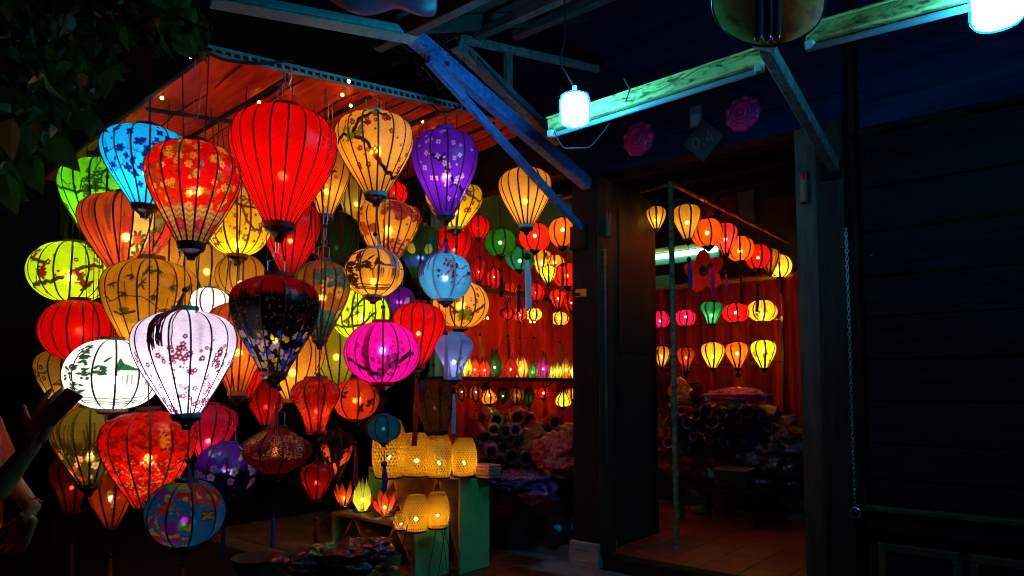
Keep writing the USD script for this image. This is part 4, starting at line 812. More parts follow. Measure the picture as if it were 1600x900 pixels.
small('small lime yellow lantern with a red tassel at the back of the bay', 857, 415, 443, 27, 6.8, 'balloon', (.66, .78, .04), 1.1, None, (.6, .02, .02), (22, 36, 3))
small('red lantern partly hidden by the left post in the bay', 886, 412, 448, 44, 7.0, 'oval', (.80, .03, .012), .7)
small('small red lantern behind the cream sprigged oval, at the bay edge', 748, 336, 372, 34, 6.6, 'oval', RED, .35)
for cx, top, bot, w, d, prof, col, lum, lab in (
    (748, 402, 440, 28, 6.9, 'balloon', (.75, .02, .008), .35, 'dusky red balloon lantern at the left end of the bay below the green one'),
    (772, 418, 452, 24, 7.3, 'oval', (.80, .03, .01), .5, 'red round lantern below the green one at the back of the bay'),
    (797, 440, 468, 24, 7.5, 'balloon', (.80, .05, .01), .55, 'red balloon lantern low behind the teal one in the bay'),
    (838, 442, 470, 26, 7.4, 'oval', (.75, .02, .01), .6, 'red round lantern below the speckled yellow one in the bay'),
    (872, 452, 482, 28, 7.2, 'balloon', (.80, .06, .01), .6, 'red orange lantern low in the bay near the left post'),
    (893, 455, 486, 24, 6.9, 'oval', (.70, .02, .01), .4, 'dim red lantern touching the left post')):
    small(lab, cx, top, bot, w, d, prof, col, lum)
row = 'lanterns hung in a row along the red rod in the doorway'
small('yellow lantern half hidden by the dark door leaf', 1026, 322, 358, 30, 6.3, 'balloon', (.75, .5, .06), .62, row)
small('dull gold balloon lantern next to the green pole in the doorway', 1075, 319, 374, 47, 6.1, 'balloon', (.60, .42, .08), .55, row, (.03, .06, .5), (22, 42, 3.2), collar=(.04, .04, .18), bulb=(1, .72, .25))
small('orange red round lantern second from the green pole', 1107, 342, 385, 53, 6.45, 'oval', (.86, .12, .02), .95, row, (.75, .02, .30), (22, 46, 3.2), bulb=(1, .66, .2))
small('pink and orange balloon lantern third from the green pole', 1134, 348, 397, 36, 6.8, 'balloon', (.86, .10, .12), .9, row, (.6, .02, .3), (20, 40, 2.5))
small('orange round lantern in the middle of the doorway row', 1157, 369, 408, 43, 7.1, 'oval', (.86, .17, .02), .95, row, (.03, .01, .01), (18, 40, 2.4))
small('deep red round lantern in the doorway row beside the brown one', 1184, 382, 420, 42, 7.4, 'oval', (.62, .02, .01), .6, row, (.02, .01, .01), (18, 40, 2.4))
small('brown gold balloon lantern near the far end of the doorway row', 1203, 388, 426, 32, 7.7, 'balloon', (.48, .22, .04), .55, row)
small('yellow round lantern at the far end of the doorway row', 1219, 398, 433, 37, 8.0, 'oval', (.85, .62, .08), .9, row, (.6, .06, .16), (16, 36, 2.4))
up_row = 'lanterns on the upper wire of the back wall'; lo_row = 'lanterns on the lower wire of the back wall'
small('magenta lantern on the upper wire beside the dark door leaf', 1032, 486, 512, 30, 8.0, 'oval', (.80, .02, .28), .7, up_row, None, up=.12)
small('magenta red oval lantern just right of the green pole', 1071, 484, 509, 32, 8.0, 'oval', (.82, .025, .22), .85, up_row, None, up=.12)
small('green balloon lantern on the upper wire', 1112, 471, 506, 36, 8.0, 'vase', (.03, .34, .17), .75, up_row, None, up=.12, bulb=(1, .95, .4))
small('red lantern with dark dots on the upper wire', 1151, 474, 503, 41, 8.0, 'oval', (.82, .02, .04), .85, up_row, None, up=.12, prnt=p_scatter((.1, .01, .01), 24, .05, .2, .8, 4, None, .9))
small('yellow lantern with dark dots on the upper wire', 1191, 469, 502, 46, 8.0, 'oval', (.82, .52, .06), .95, up_row, None, up=.12, prnt=p_scatter((.15, .03, .01), 46, .05, .2, .8, 5, None, .9))
small('yellow lantern on the lower wire beside the dark door leaf', 1034, 541, 574, 26, 8.05, 'balloon', (.75, .48, .06), .6, lo_row, None, up=.12)
small('dim orange lantern behind the green pole on the lower wire', 1072, 543, 580, 30, 8.05, 'vase', (.60, .12, .03), .3, lo_row, None, up=.12)
small('plain yellow balloon lantern on the lower wire', 1114, 535, 575, 37, 8.05, 'balloon', (.84, .56, .06), .95, lo_row, None, up=.12, bulb=(1, .72, .25))
small('plain orange balloon lantern on the lower wire', 1153, 535, 575, 37, 8.05, 'balloon', (.86, .24, .03), .95, lo_row, (.7, .03, .02), (4, 22, 3.5), up=.12)
small('lime lantern with dark dots on the lower wire', 1194, 531, 575, 39, 8.05, 'balloon', (.66, .78, .05), 1.1, lo_row, None, up=.12, prnt=p_scatter((.05, .06, .01), 50, .05, .2, .9, 6, None, .9))
for cx, top, bot, w, lab in ((1060, 588, 612, 30, 'unlit dull orange lantern beside the green pole under the lower wire'), (1086, 600, 626, 26, 'unlit brown lantern under the dim orange lantern'), (1040, 580, 625, 30, 'unlit dark red lantern low beside the dark door leaf')):
    small(lab, cx, top, bot, w, 8.15, 'vase', (.40, .10, .04), 0, None, None, up=.06)

def sw(px, py, dx=0.): return on(px, py, 0, -5 + .16 + dx)
def dep(p): return float((p - CAM) @ FWD)
hang_g = 'small round lamps hanging along the upper beam of the bay'
for cx, top, bot, w, prof, col, lum, tc, lab in (
    (750, 473, 496, 25, 'oval', (.35, .16, .06), .12, (.5, .4, .1), 'dull brown round lamp at the left end of the bay beam'),
    (793, 481, 499, 24, 'oval', (.45, .015, .01), .5, (.05, .02, .03), 'dark red round lamp hanging from the bay beam'),
    (813, 480, 501, 22, 'oval', (.85, .05, .02), 1.1, (.6, .05, .02), 'bright red lamp hanging from the bay beam'),
    (834, 482, 501, 30, 'oval', (.86, .50, .05), 1.0, (.6, .03, .03), 'yellow lamp hanging from the bay beam beside the bright red one'),
    (875, 487, 508, 29, 'oval', (.86, .40, .04), 1.0, (.15, .22, .05), 'amber lamp hanging from the bay beam nearest the left post')):
    small(lab, cx, top, bot, w, dep(sw(cx, bot, .2)), prof, col, lum * 1.4, hang_g, tc, (22, 34, 1.9), up=.06)
below_g = 'small lamps hanging beneath the bay shelf'
for cx, top, bot, w, prof, col, lum, lab in (
    (722, 602, 624, 24, 'oval', (.40, .10, .04), .15, 'dull brown lamp at the left end beneath the bay shelf'),
    (744, 602, 626, 24, 'oval', (.50, .16, .06), .15, 'dull orange lamp second from the left beneath the bay shelf'),
    (765, 602, 631, 25, 'flask', (.86, .26, .03), .95, 'bright red and yellow flask lamp beneath the bay shelf'),
    (786, 606, 628, 22, 'oval', (.04, .14, .04), .15, 'dim green round lamp beneath the bay shelf'),
    (808, 606, 634, 22, 'egg', (.52, .24, .10), .16, 'pale brown egg shaped lamp beneath the bay shelf'),
    (826, 607, 636, 18, 'egg', (.05, .17, .04), .18, 'dim green egg shaped lamp beneath the bay shelf'),
    (849, 606, 622, 34, 'oval', (.60, .03, .015), .2, 'dim red flat lamp beneath the bay shelf'),
    (880, 606, 635, 25, 'flask', (.80, .66, .06), 1.0, 'bright yellow flask lamp beneath the bay shelf near the post'),
    (893, 606, 624, 18, 'oval', (.70, .34, .05), .5, 'small amber lamp beneath the bay shelf at the post')):
    small(lab, cx, top, bot, w, dep(sw(cx, bot, .14)), prof, col, lum * 1.2, below_g, (.4, .06, .03) if prof == 'flask' or cx == 744 else None, (10, 26, 1.6), up=.06)

# ------------------------------------------------------------------ petal lamps (lotus, tulip and bud shapes)
def petal_lamp(label, base, R, H, n, col, lum, kind='bud', bulb=WARM, edge=(.03, .02, .01), name='bud_lamp', group=None, dish=True, rot=0.):
    t = thing(name, label, 'lamp', base, group); ph = np.linspace(0, 1, 11)
    if kind == 'bud': rad, zz, wd = np.interp(ph, [0, .12, .35, .6, .8, .9, 1], [.55, .85, 1, .72, .36, .34, .52]), ph, np.interp(ph, [0, .35, .6, .85, 1], [.62, 1.08, .78, .36, .02])
    elif kind == 'tulip': rad, zz, wd = np.interp(ph, [0, .3, .6, .85, 1], [.45, .95, .85, .55, .62]), ph, np.interp(ph, [0, .3, .6, .85, 1], [.5, 1.0, .85, .35, .02])
    else: rad, zz, wd = np.interp(ph, [0, .3, .65, 1], [.22, .62, .88, 1.]), ph ** 1.05, np.interp(ph, [0, .4, .65, 1], [.15, .75, .72, .02])
    pm = {}
    for k in range(n):
        outer = kind == 'lotus' and k % 2
        a0 = rot + 2 * PI * k / n; hw = PI / n * (1.25 if kind == 'lotus' else .98); V = []
        for r, z, w_ in zip(rad, zz, wd):
            rr_ = r * R * (1.0 if not outer else 1.12); z_ = z * H * (.72 if outer else 1.)
            for e in np.linspace(-1, 1, 5): V.append((rr_ * math.cos(a0 + e * hw * w_), rr_ * math.sin(a0 + e * hw * w_), z_))
        F = []
        for g in range(10):
            for e in range(4):
                b = g * 5 + e; F += [[b, b + 1, b + 6], [b, b + 6, b + 5]]
        V = np.array(V); cc = np.broadcast_to(np.array(col[k % len(col)] if isinstance(col, list) else col, float), V.shape)
        pt = obj('petal', (V, np.array(F)), SHEER if kind == 'bud' else SILK, t, smooth=True, local=True, paint=cc)
        for e in (0, 4): obj('edge_wire', tube(V.reshape(11, 5, 3)[:, e] * [1.005, 1.005, 1], .0022, 4), cloth(edge), pt, local=True)
    if dish: obj('dish', lathe([(0, -.004), (R * .8, -.004), (R * .95, .006), (R * .9, .008), (0, .002)], 20), BLACKWOOD, t, smooth=40, local=True)
    obj('bulb', sphere((0, 0, H * .32), R * .10, 1), glow('lamp_%02d_%02d_%02d_%03d' % (*(int(x * 99) for x in bulb), int(lum * 100)), bulb, 300 * lum), t, smooth=True, local=True)
shelf_g = 'bud shaped lamps standing on the bay shelf'
SH = sw(810, 590)[2]
shelf_t = thing('bay_shelf', 'long dark shelf board along the red wall of the bay', 'shelf', (-4.9, 6.2, SH - .03))
obj('board', box(-4.96, -4.66, 4.95, 8.4, SH - .034, SH - .006), plain('shelf_board', (.05, .025, .018), .6), shelf_t)
obj('edge_strip', box(-4.658, -4.648, 4.95, 8.4, SH - .045, SH - .004, .002), BROWNWOOD, shelf_t)
for k in range(3): obj('shelf_bracket', beam((-4.96, 5.3 + 1.1 * k, SH - .20), (-4.70, 5.3 + 1.1 * k, SH - .045), .02, .02), BLACKWOOD, shelf_t)
for cx, w, hgt, col, lum, lab in ((727, 22, 40, (.62, .70, .05), .8, 'lime bud lamp at the left end of the bay shelf'), (742, 22, 34, (.80, .05, .02), .6, 'red bud lamp next to the lime one at the left of the bay shelf'), (757, 20, 32, (.80, .04, .03), .6, 'red bud lamp left of the tall green bud'),
    (773, 26, 46, (.02, .12, .03), .45, 'tall green bud lamp on the bay shelf'), (798, 24, 38, (.60, .03, .015), .3, 'dim red bud lamp right of the tall green bud'), (814, 22, 42, (.85, .42, .04), 1.0, 'orange yellow bud lamp on the bay shelf'), (832, 16, 28, (.05, .26, .04), .7, 'short green bud lamp left of the purple one'),
    (849, 22, 42, (.36, .02, .30), .6, 'purple bud lamp on the bay shelf'), (862, 13, 26, (.55, .66, .05), .9, 'short lime bud lamp right of the purple one'), (872, 14, 30, (.62, .60, .05), .9, 'yellow green bud lamp near the post on the bay shelf'), (884, 14, 40, (.86, .40, .04), 1.0, 'amber bud lamp near the post on the bay shelf'), (894, 12, 30, (.80, .66, .05), 1.0, 'yellow bud lamp against the post on the bay shelf')):
    b = sw(cx, 588, .02); b[2] = SH + .002; s = dep(b) / FPX
    petal_lamp(lab, b, w / 2 * s, hgt * s, 6, col, lum * 1.9, 'bud', (1, .8, .4), group=shelf_g, dish=False, rot=.3 * cx)
for k in range(7):
    b = sw(736 + 6.5 * k + (60 if k > 4 else 0), 497 + (k > 4) * 6, .22); t = thing('fairy_light', 'tiny amber bulb on the beam by the small round lamps', 'fairy light', b, 'amber fairy lights on the bay beam')
    obj('bulb', sphere((0, 0, 0), .013, 1), FB, t, smooth=True, local=True); obj('wire', tube([(0, 0, .01), (-.01, 0, .04), (-.03, 0, .07)], .002, 4), CORD, t, local=True)
beam_t = thing('bay_beam', 'thin wooden beam along the red wall carrying small round lamps', 'beam', (-4.75, 6.2, 2.45))
obj('rail', beam((-4.68, 4.95, 2.44), (-4.68, 8.4, 2.44), .03, .05), BROWNWOOD, beam_t); obj('rail', beam((-4.80, 4.95, 2.50), (-4.80, 8.4, 2.50), .03, .03), BROWNWOOD, beam_t)
for y in (5.0, 6.6, 8.3): obj('hanger_bracket', beam((-4.98, y, 2.52), (-4.66, y, 2.45), .02, .02), BLACKWOOD, beam_t)
ROD = mottled('red_rod', (.24, .03, .01), (.46, .09, .03), 12, rough=.5)
tag(obj('ceiling_rod', tube([on(752, 333, 1, 6.), on(825, 320, 1, 6.), on(900, 305, 1, 6.)], .022, 8), ROD, smooth=40), 'red rod crossing the bay in front of the green wall', 'rod')

# ------------------------------------------------------------------ doorway furniture
POLE = mottled('flaking_green_pole', (.10, .07, .03), (.24, .27, .12), 16, (1, 1, 2), .6, .4)
pb = on(1057, 858, 2, .10); zt = on(1049, 284, 1, pb[1])[2]
gp = thing('support_pole', 'flaking green pole standing inside the doorway carrying red rods', 'pole', (pb[0], pb[1], .1))
obj('tube', tube([(pb[0], pb[1], .10), (pb[0], pb[1], 1.6), (pb[0], pb[1], zt)], .024, 12), POLE, gp, smooth=40)
obj('foot_flange', lathe([(0, .0), (.046, .0), (.046, .012), (.030, .03), (.030, .06), (0, .06)], 16, (pb[0], pb[1], .104)), POLE, gp, smooth=40)
e1 = (pb[0], 8.5, zt - .03)
obj('long_rod', tube([(pb[0], pb[1] - .02, zt - .01), (pb[0], 7, zt - .02), e1], .020, 8), ROD, gp, smooth=40)
obj('short_rod', tube([(pb[0], pb[1], zt - .015), (pb[0] - .3, pb[1] + .02, zt - .03), (-3.03, pb[1] + .05, zt + .04)], .014, 8), ROD, gp, smooth=40)
for k in range(3): obj('clamp', lathe([(.025, 0), (.031, .002), (.031, .03), (.025, .032)], 14, (pb[0], pb[1], .7 + .75 * k)), POLE, gp, smooth=40)
rack = thing('wire_rack', 'dark metal rack with stretched wires on the back wall of the room', 'rack', (-3.5, 8.3, .1))
for x in (-4.6, -2.74): obj('upright', tube([(x, 8.3, .1), (x, 8.3, 1.5), (x, 8.3, 3.1)], .018, 8), BLACKWOOD, rack, smooth=40)
for z in (2.255, 1.75): obj('wire', tube([(-4.6, 8.28, z - .01), (-3.6, 8.28, z - .02), (-2.74, 8.28, z)], .008, 6), BLACKWOOD, rack)
obj('top_rail', beam((-4.9, 8.3, 2.76), (-2.6, 8.3, 2.76), .03, .04), mottled('olive_rail', (.20, .15, .05), (.34, .26, .10), 9), rack)
for x in (-2.5,): obj('upright', tube([(x, 8.35, .1), (x, 8.35, 1.5), (x, 8.35, 2.6)], .014, 8), BLACKWOOD, rack, smooth=40)
tb = thing('tube_light', 'lit white green tube light on the back wall inside the doorway', 'light fitting', on(1075, 398, 1, 8.5))
a, b = on(1022, 403, 1, 8.5) - np.array([.7, 0, 0]), on(1124, 390, 1, 8.5)
obj('fixture', box(a[0], b[0], 8.50, 8.56, a[2] - .11, a[2] + .13), plain('green_enamel', (.10, .34, .22), .5), tb)
obj('cream_strip', box(a[0], b[0], 8.485, 8.499, a[2] + .06, a[2] + .12), CREAM, tb)
obj('lit_tube', tube([a + [.02, -.04, 0], (a + b) / 2 * [1, 1, 0] + [0, -.04, a[2]], [b[0] - .02, b[1] - .04, a[2]]], .036, 12), glow('green_white_tube', (.45, 1., .80), 3.2), tb, smooth=40)
tag(obj('green_board', box(*np.array([on(1022, 440, 1, 8.55)[0], on(1048, 440, 1, 8.55)[0]]), 8.54, 8.57, on(1040, 452, 1, 8.55)[2], on(1040, 430, 1, 8.55)[2]), plain('green_paint', (.05, .26, .10), .6)), 'small green board under the lit tube light', 'board')
fan = thing('wall_fan', 'wall fan with dark hub and red blades behind the lantern row', 'fan', on(1101, 425, 1, 8.2))
c0 = on(1101, 424, 1, 8.2); fr = plain('red_plastic', (.90, .03, .02), .35, spec=.5)
obj('hub', lathe([(0, -.03), (.06, -.03), (.075, 0), (.055, .05), (0, .06)], 18, c0, (-.1, -1, 0)), BLACKWOOD, fan, smooth=40)
for k in range(5):
    a = 2 * PI * k / 5 + .4; V = []
    for q in np.linspace(0, 1, 7):
        wq = .02 + .085 * math.sin(PI * min(1, q * .8 + .12))
        for e in (-1, 0, 1): V.append(c0 + np.array([math.cos(a), 0, math.sin(a)]) * (.06 + .21 * q) + np.array([-math.sin(a), 0, math.cos(a)]) * e * wq + np.array([0, -.02 + e * .02, 0]))
    V = np.array(V); V = np.vstack([V, V + [0, .004, 0]]); F = []
    for g in range(6):
        for e in range(2):
            b = g * 3 + e
            for o, s_ in ((0, 1), (21, -1)): F += [[b + o, b + 1 + o, b + 4 + o][::s_], [b + o, b + 4 + o, b + 3 + o][::s_]]
    obj('blade', (V, np.array(F)), fr, fan, smooth=True)
obj('stem', tube([c0 + [0, .03, 0], c0 + [0, .2, -.03], c0 + [0, .38, -.05]], .02, 8), BLACKWOOD, fan)

# stock: rolls, foil bags, boxes
def foil(name, col, col2):
    if name not in M:
        M[name] = usdkit.material(stage, '/World/Looks/' + name, {'t': ('texture_coordinate', {}), 'n': ('noise_texture', {'scale': 16, 'detail': 4, 'distortion': 1.2}),
            'r': ('rgb_ramp', {'ramp': [(.35, col), (.62, col2)]}), 'b': ('bump', {'strength': .9, 'distance': .02}), 'p': ('principled_bsdf', {'roughness': .16, 'specular_ior_level': .8, 'coat_weight': .6, 'coat_roughness': .06})},
            [('t.object', 'n.vector'), ('n.fac', 'r.fac'), ('r.color', 'p.base_color'), ('n.fac', 'b.height'), ('b.normal', 'p.normal'), ('b.normal', 'p.coat_normal')], surface='p.BSDF')
    return M[name]
F_RED, F_PUR, F_BLU, F_DRK, F_GRN, F_PNK, F_ORG = foil('film_red', (0.3, 0.015, 0.018), (0.75, 0.045, 0.045)), foil('film_purple', (0.15, 0.03, 0.135), (0.375, 0.075, 0.3)), foil('film_blue', (.008, .009, .06), (.02, .02, .2)), foil('film_dark', (.008, .006, .008), (.045, .022, .032)), foil('film_green', (0.075, 0.135, 0.03), (0.3, 0.39, 0.105)), foil('film_pink', (0.525, 0.015, 0.15), (0.9, 0.09, 0.45)), foil('film_orange', (0.45, 0.105, 0.03), (0.9, 0.3, 0.06))
def roll(label, a, b, r, mat, name='wrapped_roll', group=None, seed=0):
    a, b = np.asarray(a, float), np.asarray(b, float); L = np.linalg.norm(b - a); z = np.linspace(0, L, 14); g = np.random.default_rng(seed)
    prof = [(r * .62, .03), (r * .70, 0), (r * .98, .004)] + [(r * (1 + .06 * g.normal()), q) for q in z[1:-1]] + [(r * .98, L - .004), (r * .7, L), (r * .62, L - .03)]
    v, f = lathe(prof, 20, (0, 0, 0), (b - a) / L); v = v * (1 + .05 * (meshkit.fbm(v * 22 + 30, 3, seed)[:, None] - .5)) + a
    t = thing(name, label, 'roll', a, group); obj('film', (v, f), mat, t, smooth=True)
    obj('core', lathe([(r * .60, .01), (r * .60, L - .01), (r * .5, L - .01), (r * .5, .01), (r * .6, .01)], 16, a, (b - a) / L), F_DRK, t, smooth=40)
def bag(name, label, c, size, mat, seed, catg='bag', group=None, sub=4):
    m = trimesh.creation.icosphere(sub, 1.); v = m.vertices
    v = v * (1 + .85 * (meshkit.fbm(v * 2.2 + 20, 4, seed)[:, None] - .5) + .25 * (np.abs(meshkit.fbm(v * 6 + 20, 3, seed + 1)[:, None] - .5)))
    v = v * np.array(size) + np.array(c); v[:, 2] = np.maximum(v[:, 2], c[2] - size[2] * .8)
    t = tag(obj(name, trimesh.Trimesh(v, m.faces, process=False), mat, None, smooth=True), label, catg, group); return t
rl = 'clear wrapped rolls stacked in the bay'
tw = np.array([.75, -.66, -.03])
bay = [  # px, py (near end), r px, depth, film, label
 (776, 657, 10, 6.6, F_GRN, 'olive green wrapped roll at the top left of the bay pile'), (772, 672, 9, 6.5, F_ORG, 'orange brown wrapped roll under the olive green one'), (809, 653, 11, 6.7, F_RED, 'red wrapped roll on top of the bay pile'), (828, 655, 9, 6.8, F_RED, 'second red wrapped roll on the top right of the bay pile'),
 (757, 686, 10, 6.3, F_DRK, None), (772, 690, 9, 6.3, F_DRK, None), (790, 676, 10, 6.4, F_DRK, None), (806, 672, 9, 6.4, F_PUR, None), (822, 680, 10, 6.4, F_PUR, None), (788, 700, 11, 6.2, F_DRK, None), (810, 695, 10, 6.3, F_DRK, None), (768, 706, 10, 6.1, F_PUR, None), (832, 700, 10, 6.3, F_DRK, None),
 (845, 672, 9, 6.6, F_RED, None), (868, 660, 10, 6.6, F_RED, None), (800, 715, 11, 6.1, F_DRK, None), (822, 718, 11, 6.1, F_DRK, None), (780, 722, 11, 6., F_DRK, None), (845, 716, 11, 6.1, F_PUR, None), (760, 724, 10, 5.95, F_DRK, None), (846, 690, 11, 6.3, F_RED, None)]
for k, (px, py, r, d, fm, lab) in enumerate(bay):
    a = P(px, py, d); aim = np.array([-.72, .62, .06 if lab else .02]) + np.random.default_rng(k).normal(0, .08, 3)
    roll(lab or 'dark wrapped roll end in the heap beside the green cabinets', a, a + aim * .75, r * d / FPX * 1.15, fm, group=rl if not lab else None, seed=k)
bag('film_bag', 'crumpled red film bag on the right of the bay pile', P(868, 705, 6.1), (.20, .2, .17), F_RED, 1)
bag('film_bag', 'dark red film bag below the crumpled red one', P(878, 728, 6.0), (.17, .2, .12), F_RED, 2)
bag('film_bag', 'gold film bag peeping out by the left post', P(893, 672, 6.4), (.10, .12, .07), F_ORG, 3)
bag('film_bag', 'blue film bag lying below the bay pile', P(812, 752, 5.95), (.28, .22, .10), F_BLU, 4)
bag('film_bag', 'dark purple film bag low beside the blue one', P(842, 768, 5.9), (.16, .18, .12), F_PUR, 5)
bag('film_heap', 'dark heap of wrapped stock filling the bottom of the bay', P(840, 770, 6.6), (.75, .55, .62), F_DRK, 6, 'heap')
pk = thing('paper_stack', 'stack of pink paper sleeves on the tall green cabinet', 'stack', P(757, 745, 5.5))
c0 = P(757, 746, 5.55)
for k in range(5): obj('sleeve', box(c0[0] - .10 + .006 * (k % 2), c0[0] + .10, c0[1] - .06, c0[1] + .09, c0[2] + .002 + .021 * k, c0[2] + .021 + .021 * k, .006), plain('pink_paper', (.55, .20, .18), .6), pk)
bag('foil_parcel', 'shiny pink foil parcel lying on the stock inside the doorway', P(1154, 617, 7.75), (.33, .12, .085), F_PNK, 7, 'parcel')
bag('film_bag', 'dull orange bag beside the shiny pink parcel', P(1062, 612, 7.9), (.12, .12, .14), F_ORG, 8)
bag('film_heap', 'dark heap of wrapped stock inside the doorway', P(1120, 720, 8.1), (1.05, .40, .66), F_DRK, 9, 'heap', sub=5)
g = np.random.default_rng(5)
for k in range(26):
    px, py = 1040 + 165 * ((k * .382) % 1), 640 + 58 * (k / 26) + g.normal(0, 3); d = 7.35 + g.uniform(-.1, .15); a = P(px, py, d)
    roll('small wrapped roll end in the dark heap inside the doorway', a, a + np.array([g.normal(-.1, .15), 1, g.normal(0, .05)]) * .5, .065 * g.uniform(.8, 1.25), [F_DRK, F_PUR, F_DRK, F_RED, F_DRK, F_BLU][k % 6], group='wrapped roll ends in the doorway heap', seed=40 + k)
bx = thing('carton', 'flat carton with a pale lid inside the doorway', 'box', P(1150, 735, 7.0)); c0 = P(1148, 735, 7.0)
obj('body', box(c0[0] - .17, c0[0] + .17, c0[1] - .12, c0[1] + .12, c0[2] - .16, c0[2] - .002), plain('carton', (.03, .02, .012), .8), bx); obj('lid', box(c0[0] - .178, c0[0] + .178, c0[1] - .128, c0[1] + .128, c0[2], c0[2] + .025), plain('pale_card', (.20, .15, .06), .7), bx)
st = thing('low_table', 'dark low table carrying the carton inside the doorway', 'table', P(1150, 775, 7.0)); zt_ = c0[2] - .165
obj('table_top', box(c0[0] - .5, c0[0] + .35, c0[1] - .3, c0[1] + .4, zt_ - .03, zt_), WOOD, st)
for sx in (-.45, .30):
    for sy in (-.26, .36): obj('leg', box(c0[0] + sx - .02, c0[0] + sx + .02, c0[1] + sy - .02, c0[1] + sy + .02, .103, zt_ - .032), WOOD, st)
bag('film_bag', 'tiny turquoise film scrap on the tile floor in the doorway', on(1094, 796, 2, .15), (.10, .08, .035), foil('film_teal', (0.03, 0.24, 0.18), (0.15, 0.675, 0.525)), 10)
bag('film_bag', 'small purple film bag on the tile floor in the doorway', on(1130, 793, 2, .18), (.08, .08, .07), F_PUR, 11)
for k, (px, py, w_, h_, col) in enumerate(((1140, 350, 30, 90, (.05, .02, .05)), (1165, 325, 28, 66, (.03, .05, .12)), (1105, 310, 24, 60, (.10, .02, .03)))):
    c0 = on(px, py, 1, 8.4); s = 8.6 / FPX
    tag(obj('wall_banner', box(c0[0] - w_ * s / 2, c0[0] + w_ * s / 2, 8.39, 8.40, c0[2] - h_ * s / 2, c0[2] + h_ * s / 2, .002), mottled('banner_%d' % k, col, tuple(min(1, 3 * x) for x in col), 8)), ['dim violet cloth banner above the deep red lantern', 'dim blue cloth banner high behind the lantern row', 'dim red cloth banner high by the green pole'][k], 'banner')

# ------------------------------------------------------------------ green cabinets and bamboo lamps
CABP = mottled('green_cabinet_paint', (.14, .64, .17), (.22, .80, .26), 3, rough=.55, bump=.08); CABW = mottled('cabinet_wood', (.42, .18, .05), (.62, .30, .10), 5, (2, 2, 6), .6)
PLY = mottled('cabinet_edge', (.30, .20, .09), (.42, .30, .14), 9)
def cabinet(label, x1, y0, L, D, top, nb):
    """Open-fronted box, long side facing the street (-y): end panels, top, base, back, slanted inner boards."""
    t = thing('display_cabinet', label, 'cabinet', (x1, y0, 0)); x0 = x1 - L; th_ = .022
    obj('end_panel', box(x1 - th_, x1, y0, y0 + D, 0, top - th_), CABP, t); obj('end_panel', box(x0, x0 + th_, y0, y0 + D, 0, top - th_), CABP, t)
    obj('top_board', box(x0 - .002, x1 + .002, y0 - .002, y0 + D, top - th_ + .001, top), mottled('dark_top', (.03, .018, .010), (.06, .035, .02), 6), t); obj('top_edge', box(x0 - .002, x1 + .002, y0 - .008, y0 - .0025, top - th_, top, .001), PLY, t)
    obj('base_board', box(x0 + th_ + .001, x1 - th_ - .001, y0 + .01, y0 + D, .02, .045), CABW, t); obj('back_board', box(x0 + th_ + .001, x1 - th_ - .001, y0 + D - .012, y0 + D - .001, .046, top - th_), CABW, t)
    obj('edge_strip', box(x1 - th_, x1 - .0005, y0 - .008, y0 - .0005, 0, top - th_ - .001, .001), PLY, t); obj('edge_strip', box(x0 + .0005, x0 + th_, y0 - .008, y0 - .0005, 0, top - th_ - .001, .001), PLY, t)
    for k in range(nb):
        xm = x0 + (k + .5) * L / nb; hw = L / nb * .46
        for sg in (-1, 1):
            a, b = np.array([xm + sg * .012, y0 + D * .5, top - th_ - .014]), np.array([xm + sg * hw, y0 + D * .5, .06]); m = beam(a, b, D - .03, .016, b=.003)
            obj('slant_board', m, CABW, t)
    return t
zt1 = on(722, 746, 1, 3.945)[2]; x1 = on(720, 800, 1, 3.945)[0]
dpth = on(765, 800, 0, x1)[1] - 3.945
xL = on(577, 735, 1, 3.945)[0]
cabinet('tall green cabinet with slanted inner boards carrying four bamboo lamps', x1, 3.945, x1 - xL, dpth, zt1, 2)
xb = on(704, 812, 1, 3.94)[0]; y0b = on(650, 825, 0, xb)[1]; zt2 = on(704, 813, 1, 3.94)[2]; xL2 = on(520, 800, 1, y0b)[0]
cabinet('low green cabinet in front carrying lotus and bamboo lamps', xb, y0b, xb - xL2, 3.925 - y0b, zt2, 2)
BAMB = M['bamboo'] = usdkit.material(stage, '/World/Looks/bamboo', {'d': ('diffuse_bsdf', {'color': (.70, .46, .06)}), 'l': ('translucent_bsdf', {'color': (.70, .42, .04)}), 'k': ('mix_closure', {'fac': .42})}, [('d.BSDF', 'k.closure1'), ('l.BSDF', 'k.closure2')], surface='k.closure')
